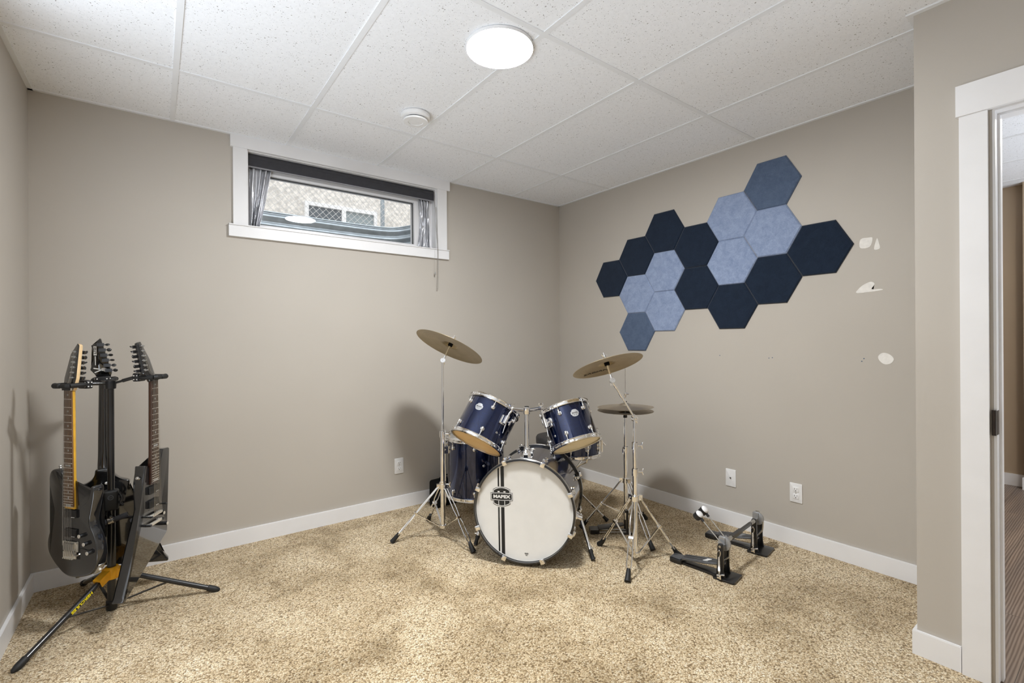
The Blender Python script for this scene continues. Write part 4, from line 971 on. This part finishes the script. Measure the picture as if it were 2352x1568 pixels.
        for k in range(6): x = (k - 2.5) * .0104; mb.cyl((x, by - .056, bz + .010), (x, by - .056, bz + .018), .0036, seg=10)
        mb.build('fine_tuners', M_fret, br)
        mb = MB(M); mb.box(-.046, .050, by - .062, by + .016, bz - .001, bz + .0006); mb.build('tremolo_cavity', M_ink, br, smooth=0)
        mb = MB(M); mb.tube(spline([(.030, by - .018, bz + .008), (.042, by - .022, bz + .022), (.075, by - .030, bz + .030), (.10, by - .018, bz + .034)], 4, False), .003, 8); mb.build('tremolo_arm', M_steel, t)
    elif not opts.get('nobridge'):
        mb = MB(M); mb.prism(rpoly([(-.042, by - .006), (.042, by - .006), (.042, by + .006), (-.042, by + .006)], .005), bz + .006, bz + .019, .002)
        for s_ in (-1, 1): mb.cyl((s_ * .036, by, bz), (s_ * .036, by, bz + .012), .004, seg=12)
        br = mb.build('bridge', M_fret, t)
        mb = MB(M); mb.prism(rpoly([(-.046, by - .046), (.046, by - .046), (.046, by - .032), (-.046, by - .032)], .006), bz + .004, bz + .016, .004)
        for s_ in (-1, 1): mb.cyl((s_ * .040, by - .039, bz), (s_ * .040, by - .039, bz + .014), .006, seg=12)
        mb.build('tailpiece', M_fret, t)
        mb = MB(M)
        for s_ in (-1, 1): mb.cyl((s_ * .044, by, bz), (s_ * .044, by, bz + .024), .004, seg=10); mb.cyl((s_ * .047, by - .039, bz), (s_ * .047, by - .039, bz + .020), .006, seg=12)
        mb.build('bridge_studs', M_blackm, br)
    for (x, y) in opts.get('knobs', ()):
        mb = MB(M); mb.cyl((x, y, bz), (x, y, bz + .017), .0085, seg=18); kb = mb.build('knob', M_blackp, t)
        mb = MB(M); mb.cyl((x, y, bz + .017), (x, y, bz + .0185), .0078, seg=18); mb.build('knob_cap', M_fret, kb)
    for (p, d) in opts.get('buttons', ()):
        p, d = V(p), V(d).normalized(); mb = MB(M); mb.lathe([(0, 0), (.006, 0), (.0035, .004), (.0035, .009), (.0075, .011), (.0065, .014), (0, .015)], 14, frame(p, d)); mb.build('strap_button', M_steel, t)
    return t, HM_
PX, PY = -3.25, -.45
# left: black double-cutaway with amber neck
n1 = V((-.788, -.616, 0)); G1 = frame((-3.388, -.533, .534), n1, y=(0, 0, 1))
b1 = spline([(-.033, .02), (-.038, .07), (-.046, .115), (-.070, .146), (-.104, .152), (-.128, .142), (-.139, .115), (-.138, .08), (-.128, .029), (-.115, -.008), (-.111, -.04), (-.122, -.092), (-.145, -.142), (-.153, -.182), (-.146, -.22), (-.120, -.254), (-.088, -.282), (-.055, -.304), (-.02, -.314), (.03, -.312), (.080, -.301), (.116, -.285), (.139, -.257), (.149, -.225), (.151, -.19), (.145, -.155), (.130, -.117), (.111, -.083), (.107, -.05), (.115, -.016), (.126, .03), (.132, .070), (.128, .090), (.114, .088), (.106, .060), (.094, .036), (.075, .016), (.050, .006), (.030, .004), (.030, -.012), (-.033, -.012)], 4)
h1 = rpoly([(-.0225, .500), (-.038, .535), (-.040, .56), (-.027, .665), (.003, .713), (.015, .705), (.030, .560), (.026, .53), (.0225, .505)], .005)
tn1 = [(.010 - k * .0024, .560 + k * .0230) for k in range(6)]
g1, H1 = guitar('black double-cutaway electric guitar with amber neck, leftmost on the stand', G1, .505, b1, -.012, h1, 0, tn1, 1, M_maple, M_rose, M_mapleb, .007,
    dict(trem=True, locknut=True, knobs=[(.070, -.122), (.097, -.154), (.117, -.19)], heel=-.012, heeld=.014, buttons=[((-.100, .150, -.034), (-.25, 1, 0)), ((.0, -.313, -.034), (0, -1, 0))]))
mb = MB(G1); mb.prism(rpoly([(.110, -.289), (.140, -.246), (.146, -.250), (.116, -.295)], .004), -.046, -.022, .001); mb.build('jack_plate', M_steel, g1)
mb = MB(G1); mb.cyl((.128, -.268, -.034), (.139, -.276, -.034), .006, seg=14); mb.build('output_jack', M_fret, g1)
# right: long-winged angular body
n3 = V((.866, -.5, 0)); G3 = frame((-3.083, -.540, .594), n3, y=(0, 0, 1))
b3 = rpoly([(-.034, .078), (-.056, .084), (-.060, .050), (-.071, .006), (-.066, -.118), (-.078, -.160), (-.200, -.450), (-.213, -.466), (-.192, -.468), (.104, -.284), (.111, -.270), (.068, -.119), (.132, .124), (.124, .130), (.077, .133), (.042, .036), (.033, -.012), (-.034, -.012)], .006, 4)
h3 = rpoly([(-.0225, .468), (-.034, .492), (-.062, .508), (-.068, .652), (-.048, .660), (-.004, .575), (.0225, .472)], .006)
tn3 = [(-.050 + .0008 * k, .525 + k * .0225) for k in range(6)]
g3, H3 = guitar('black angular electric guitar with long lower wing, rightmost on the stand', G3, .472, b3, -.012, h3, 0, tn3, -1, pbr('dark mahogany neck', (.045, .016, .010), .25, coat=.6), pbr('dark rosewood', (.060, .034, .022), .5, var=.3, vs=60), M_black, .003,
    dict(knobs=[(.054, -.172), (.080, -.232)], order=1, heel=-.012, heeld=.016, pickups=(-.040, -.105), buttons=[((-.066, .028, -.034), (-1, .5, 0)),]))
mb = MB(G3); mb.cyl((.058, -.128, -.012), (.058, -.128, .004), .004, seg=10); mb.ball((.058, -.128, .010), .005, .005, .010, 10); mb.build('toggle_switch', M_blackm, g3)
# behind: seen from its back
n2 = V((.05, 1, 0)).normalized(); G2 = frame((-3.283, -.262, .585), n2, y=(0, 0, 1))
def fromback(p): return [(-x, z - .585) for x, z in p]
b2 = rpoly([(.031, .05), (.034, .02), (.046, .0), (.068, -.014), (.105, -.022), (.112, -.032), (.100, -.10), (.085, -.160), (.118, -.27), (.152, -.385), (.060, -.412), (-.018, -.420), (-.101, -.438), (-.187, -.452), (-.250, -.462), (-.254, -.452), (-.170, -.325), (-.102, -.189), (-.080, -.150), (-.089, -.101), (-.100, -.026), (-.092, -.018), (-.061, -.006), (-.040, .016), (-.031, .05)], .009, 4)
h2 = fromback(rpoly([(-.0225, 1.070), (-.034, 1.095), (-.050, 1.118), (-.038, 1.165), (-.036, 1.200), (-.044, 1.238), (-.026, 1.248), (-.012, 1.272), (-.007, 1.268), (.030, 1.100), (.0225, 1.070)], .003))
tn2 = [(-(.012 - k * .0055), .53 + k * .0255) for k in range(6)]
g2, H2 = guitar('black angular electric guitar hung facing the wall, its back showing behind the pole', G2, .490, b2, -.012, h2, 0, tn2, -1, M_black, M_rose, M_black, .006,
    dict(heel=-.02, heeld=.024, back=True, buttons=[((-.012, -.022, -.056), (0, .3, -1))]))
HB = H2 @ frame((0, 0, -.0172), (0, 0, -1), y=(0, 1, 0))
mb = MB(HB); mb.box(-.036, -.024, .605, .650, 0, .0005); lab = mb.build('label_block', M_inkw, g2, smooth=0)
mb = MB(HB @ Matrix.Translation((-.030, .6275, .0006)) @ Matrix.Rotation(PI / 2, 4, 'Z')); text_into(mb, 'LTD', .0125, Matrix.Identity(4), .0005, .0004, 1.3); mb.build('label_letters', M_ink, lab, smooth=0)
mb = MB(HB); mb.box(-.0315, -.0285, .556, .600, 0, .0005); mb.build('small_print', M_inkw, g2, smooth=0)
mb = MB(HB @ Matrix.Translation((-.010, .531, 0)))
for a, b, w in (((-.028, .010), (.006, .002), .005), ((-.024, -.012), (.006, .004), .005), ((.000, .004), (.016, -.008), .003)):
    d = (V((*b, 0)) - V((*a, 0))); mb.box(0, d.length, -w / 2, w / 2, 0, .0005, frame((*a, 0), (0, 0, 1), x=d))
mb.prism(spline([(.002, .009), (.012, .011), (.022, .006), (.022, -.001), (.012, -.004), (.002, -.002)], 4), 0, .0006); mb.build('skull_emblem', M_inkw, g2, smooth=0)

# ------------------------------------------------------------------ guitar stand
gs = thing('guitar_stand', 'black three-guitar floor stand with yellow hub in the left corner', 'guitar stand', (PX, PY, 0))
o = V((PX, PY, 0))
mb = MB(); mb.cyl(o + V((0, 0, .012)), o + V((0, 0, .50)), .0165, seg=20); mb.build('lower_pole', M_blackm, gs)
mb = MB(); mb.cyl(o + V((0, 0, .50)), o + V((0, 0, 1.062)), .0135, seg=20); mb.build('upper_pole', M_blackm, gs)
mb = MB(); mb.lathe([(0, .004), (.020, .004), (.022, .010), (.022, .045), (.0168, .048), (.0168, .010)], 20, Matrix.Translation(o)); mb.build('bottom_collar', M_blackp, gs)
mb = MB(); mb.prism(rpoly([(-.026, -.030), (.026, -.030), (.030, .0), (.026, .026), (-.026, .026), (-.030, 0)], .012), .468, .560, .008, 3, M=frame(o, (0, 0, 1), x=(1, .0, 0))); cl = mb.build('height_clutch', M_rubber, gs)
mb = MB(); mb.tube(spline([(PX + .028, PY - .012, .548), (PX + .040, PY - .016, .52), (PX + .034, PY - .016, .50), (PX + .044, PY - .018, .486)], 4, False), .006, 8); mb.build('release_lever', M_blackp, cl)
mb = MB(frame(o + V((0, -.0305, .53)), (0, -1, 0), y=(0, 0, 1))); mb.lathe([(.008, 0), (.011, 0), (.011, .001), (.008, .001)], 20, closed=True); mb.box(-.006, .006, -.0015, .0015, 0, .001); mb.build('clutch_mark', M_dgrey, cl)
feet = [V((-3.513, -.772, 0)), V((-2.84, -.557, 0)), V((-3.387, -.061, 0))]
mb = MB(); mb.lathe([(.0172, .150), (.028, .150), (.030, .156), (.030, .196), (.024, .204), (.0172, .204)], 24, Matrix.Translation(o), closed=True)
for f_ in feet:
    D = (f_ - o); D.z = 0; D = D.normalized(); sd = V((-D.y, D.x, 0)); F = f_ - D * .0 + V((0, 0, .014)); A = o + D * .035 + V((0, 0, .172)); dd = (F - A).normalized(); upv = dd.cross(sd) * -1
    upv = upv if upv.z > 0 else -upv
    W = frame(A - dd * .022, dd, y=upv); mb.box(-.017, .017, .010, .0185, 0, .062, W)
    for s_ in (-1, 1): mb.box(s_ * .0155 - .0016, s_ * .0155 + .0016, -.018, .018, 0, .062, W)
mb.build('hub', M_yel, gs)
for i, f_ in enumerate(feet):
    D = (f_ - o); D.z = 0; D = D.normalized(); sd = V((-D.y, D.x, 0)); A = o + D * .035 + V((0, 0, .172)); F = f_ - D * .02 + V((0, 0, .0165)); dd = (F - A).normalized()
    mb = MB(); mb.cyl(A, F, .0118, seg=18); lg = mb.build('leg', M_blackm, gs)
    mb = MB(); mb.tube([F - dd * .022, F - dd * .02, F + dd * .012, F + dd * .028, F + dd * .034], [.0122, .0145, .0145, .0105, .005], 18); mb.build('rubber_foot', M_rubber, lg)
    Mid = A.lerp(F, .50); mb = MB(); mb.bar(o + D * .020 + V((0, 0, .030)), Mid - V((0, 0, .006)), .012, .0045); mb.cyl(Mid - sd * .014, Mid + sd * .014, .004, seg=10); mb.build('brace', M_blackm, gs)
    if i == 0:
        cv = (CAMP - Mid).normalized(); nrm = (cv - dd * cv.dot(dd)); nrm = (nrm.normalized() + dd.cross(nrm.normalized()) * -.75).normalized()
        xt = dd; W = frame(A.lerp(F, .34) + nrm * .0121, nrm, x=xt)
        mb = MB(W)
        for k in range(10):
            a0, a1 = -.9 + 1.8 * k / 10, -.9 + 1.8 * (k + 1) / 10; r_ = .01195
            q = [(x, r_ * math.sin(a), r_ * math.cos(a) - .0121 + .0002) for x, a in ((-.072, a0), (.072, a0), (.072, a1), (-.072, a1))]; mb.f([mb.v(p) for p in q])
        st_ = mb.build('sticker', M_ink, lg)
        mb = MB(W @ Matrix.Translation((0, 0, .0006))); text_into(mb, 'HERCULES', .0165, Matrix.Identity(4), .0006, .0006, 1.35); mb.build('sticker_lettering', M_yink, st_, smooth=0)
mb = MB(); mb.lathe([(.0137, 1.030), (.021, 1.032), (.022, 1.060), (.019, 1.070), (0, 1.072)], 20, Matrix.Translation(o)); mb.build('top_head', M_blackp, gs)
def yoke(GM, y, arm_h):
    back = GM @ V((0, y, -.052)); root = o + V((0, 0, arm_h)); d = V((back.x - root.x, back.y - root.y, 0)); 
    mb = MB(); e = GM @ V((0, y, -.085)); s0 = root + d.normalized() * .018
    mb.cyl(s0, s0.lerp(e, .5), .0055, seg=12); mb.cyl(s0.lerp(e, .38), e, .0082, seg=12); arm = mb.build('yoke_arm', M_blackm, gs)
    mb = MB(GM @ Matrix.Translation((0, y, 0))); mb.prism(rpoly([(-.028, -.020), (.028, -.020), (.028, .016), (-.028, .020)], .008), -.082, -.056, .004); pv = mb.build('yoke_pivot', M_blackp, arm)
    mb = MB(GM @ Matrix.Translation((0, y, 0)))
    for x in (-.018, .018):
        for q in (-.010, .008):
            for z_ in (-.083, -.055): mb.cyl((x, q, z_ - .001), (x, q, z_ + .001), .0028, seg=10)
            for sx in (-1, 1): mb.cyl((sx * .027, q, -.075 + (x + .018) * .35), (sx * .0295, q, -.075 + (x + .018) * .35), .0028, seg=10)
    mb.build('pivot_bolts', M_inkw, pv)
    mb = MB(GM @ Matrix.Translation((0, y, 0))); w = .038
    mb.tube(spline([(-w, 0, .018), (-w, 0, -.030), (-w * .8, 0, -.044), (0, 0, -.046), (w * .8, 0, -.044), (w, 0, -.030), (w, 0, .018)], 3, False), .0105, 12); mb.build('yoke_fork', M_rubber, arm)
    for s_ in (-1, 1):
        mb = MB(GM @ Matrix.Translation((0, y, 0))); mb.tube([(s_ * (w + .006), 0, .018), (s_ * w, 0, .024), (s_ * .008, -.001, .024), (s_ * .004, -.001, .024)], [.010, .0125, .0105, .006], 12); mb.build('lock_arm', M_rubber, arm)
yoke(G1, .505 + .022, 1.058); yoke(G3, .472 + .018, 1.058); yoke(G2, .490 - .010, 1.055)
for GM, y in ((G1, -.105), (G3, -.165)):
    e = GM @ V((0, y, -.075)); s0 = o + V((0, 0, .425)); d = V((e.x - s0.x, e.y - s0.y, 0)).normalized()
    mb = MB(); mb.cyl(s0 + d * .017, e, .006, seg=10); ar = mb.build('rest_arm', M_blackm, gs)
    mb = MB(GM @ Matrix.Translation((0, y, -.070))); mb.cyl((-.055, 0, 0), (.055, 0, 0), .010, seg=14); mb.build('rest_pad', M_foam, ar)
e = G2 @ V((0, -.15, -.08)); s0 = o + V((0, 0, .425)); mb = MB(); mb.cyl(s0 + (e - s0).normalized() * .017, e, .006, seg=10); ar = mb.build('rest_arm', M_blackm, gs)
mb = MB(); a = o + V((-.062, -.022, .408)); b = o + V((.062, -.030, .440)); mid_ = a.lerp(b, .5)
mb.cyl(a, mid_.lerp(a, .2), .0125, seg=16); mb.cyl(mid_.lerp(b, .2), b, .0125, seg=16); fr = mb.build('folded_rest', M_foam, gs)
mb = MB(); mb.cyl(a, b, .005, seg=8); mb.cyl(mid_ - (b - a).normalized() * .010, mid_ + (b - a).normalized() * .010, .0145, seg=16); mb.cyl(mid_ + V((0, -.004, .008)), mid_ + V((0, -.010, .022)), .006, seg=10); mb.build('rest_clamp', M_steel, fr)

# ------------------------------------------------------------------ added hall light, sky with fill from below, render look
t_ = thing('ceiling_light', 'added round ceiling light, out of view, filling the hall beyond the doorway', 'ceiling light', (1.1, -3.55, ZC))  # unseen fixture, added to light the hall and doorway
Mt = Matrix.Translation((1.1, -3.55, ZC)) @ Matrix.Diagonal((1, 1, -1, 1))
MB(Mt).lathe([(0, -.001), (.143, -.001), (.145, .016), (0, .012)], 48).build('trim_ring', M_white, t_)
MB(Mt).lathe([(.1365, .014), (.133, .030), (.09, .043), (0, .046)], 48).build('diffuser', M_hallfill, t_)
w = bpy.data.worlds.new('sky with low fill'); S.world = w; w.use_nodes = True
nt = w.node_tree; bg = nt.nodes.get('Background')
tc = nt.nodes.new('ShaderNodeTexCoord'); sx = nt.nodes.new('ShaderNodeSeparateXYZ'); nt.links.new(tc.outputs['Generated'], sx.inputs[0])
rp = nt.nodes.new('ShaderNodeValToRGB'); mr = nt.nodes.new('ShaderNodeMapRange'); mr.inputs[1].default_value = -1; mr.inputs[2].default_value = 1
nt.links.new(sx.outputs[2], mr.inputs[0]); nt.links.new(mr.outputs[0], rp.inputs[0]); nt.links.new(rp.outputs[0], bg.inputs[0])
WLOW, WUP, WTOP = 4.2, .42, 3.4  # low value is an added glow below the horizon that brightens the ceiling
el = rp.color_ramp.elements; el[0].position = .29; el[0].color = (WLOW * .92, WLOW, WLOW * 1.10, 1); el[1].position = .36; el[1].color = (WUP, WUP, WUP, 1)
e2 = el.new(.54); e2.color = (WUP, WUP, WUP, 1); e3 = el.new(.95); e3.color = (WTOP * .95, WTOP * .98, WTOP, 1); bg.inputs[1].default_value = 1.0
S.view_settings.view_transform = 'Standard'; S.view_settings.look = 'None'; S.view_settings.gamma = 1; S.view_settings.use_curve_mapping = False
S.view_settings.exposure = 0.1
try:
    S.cycles.use_denoising = True; S.cycles.denoiser = 'OPENIMAGEDENOISE'; S.cycles.max_bounces = 12; S.cycles.diffuse_bounces = 8; S.cycles.sample_clamp_indirect = 8
    S.cycles.caustics_reflective = False; S.cycles.caustics_refractive = False
except Exception: pass
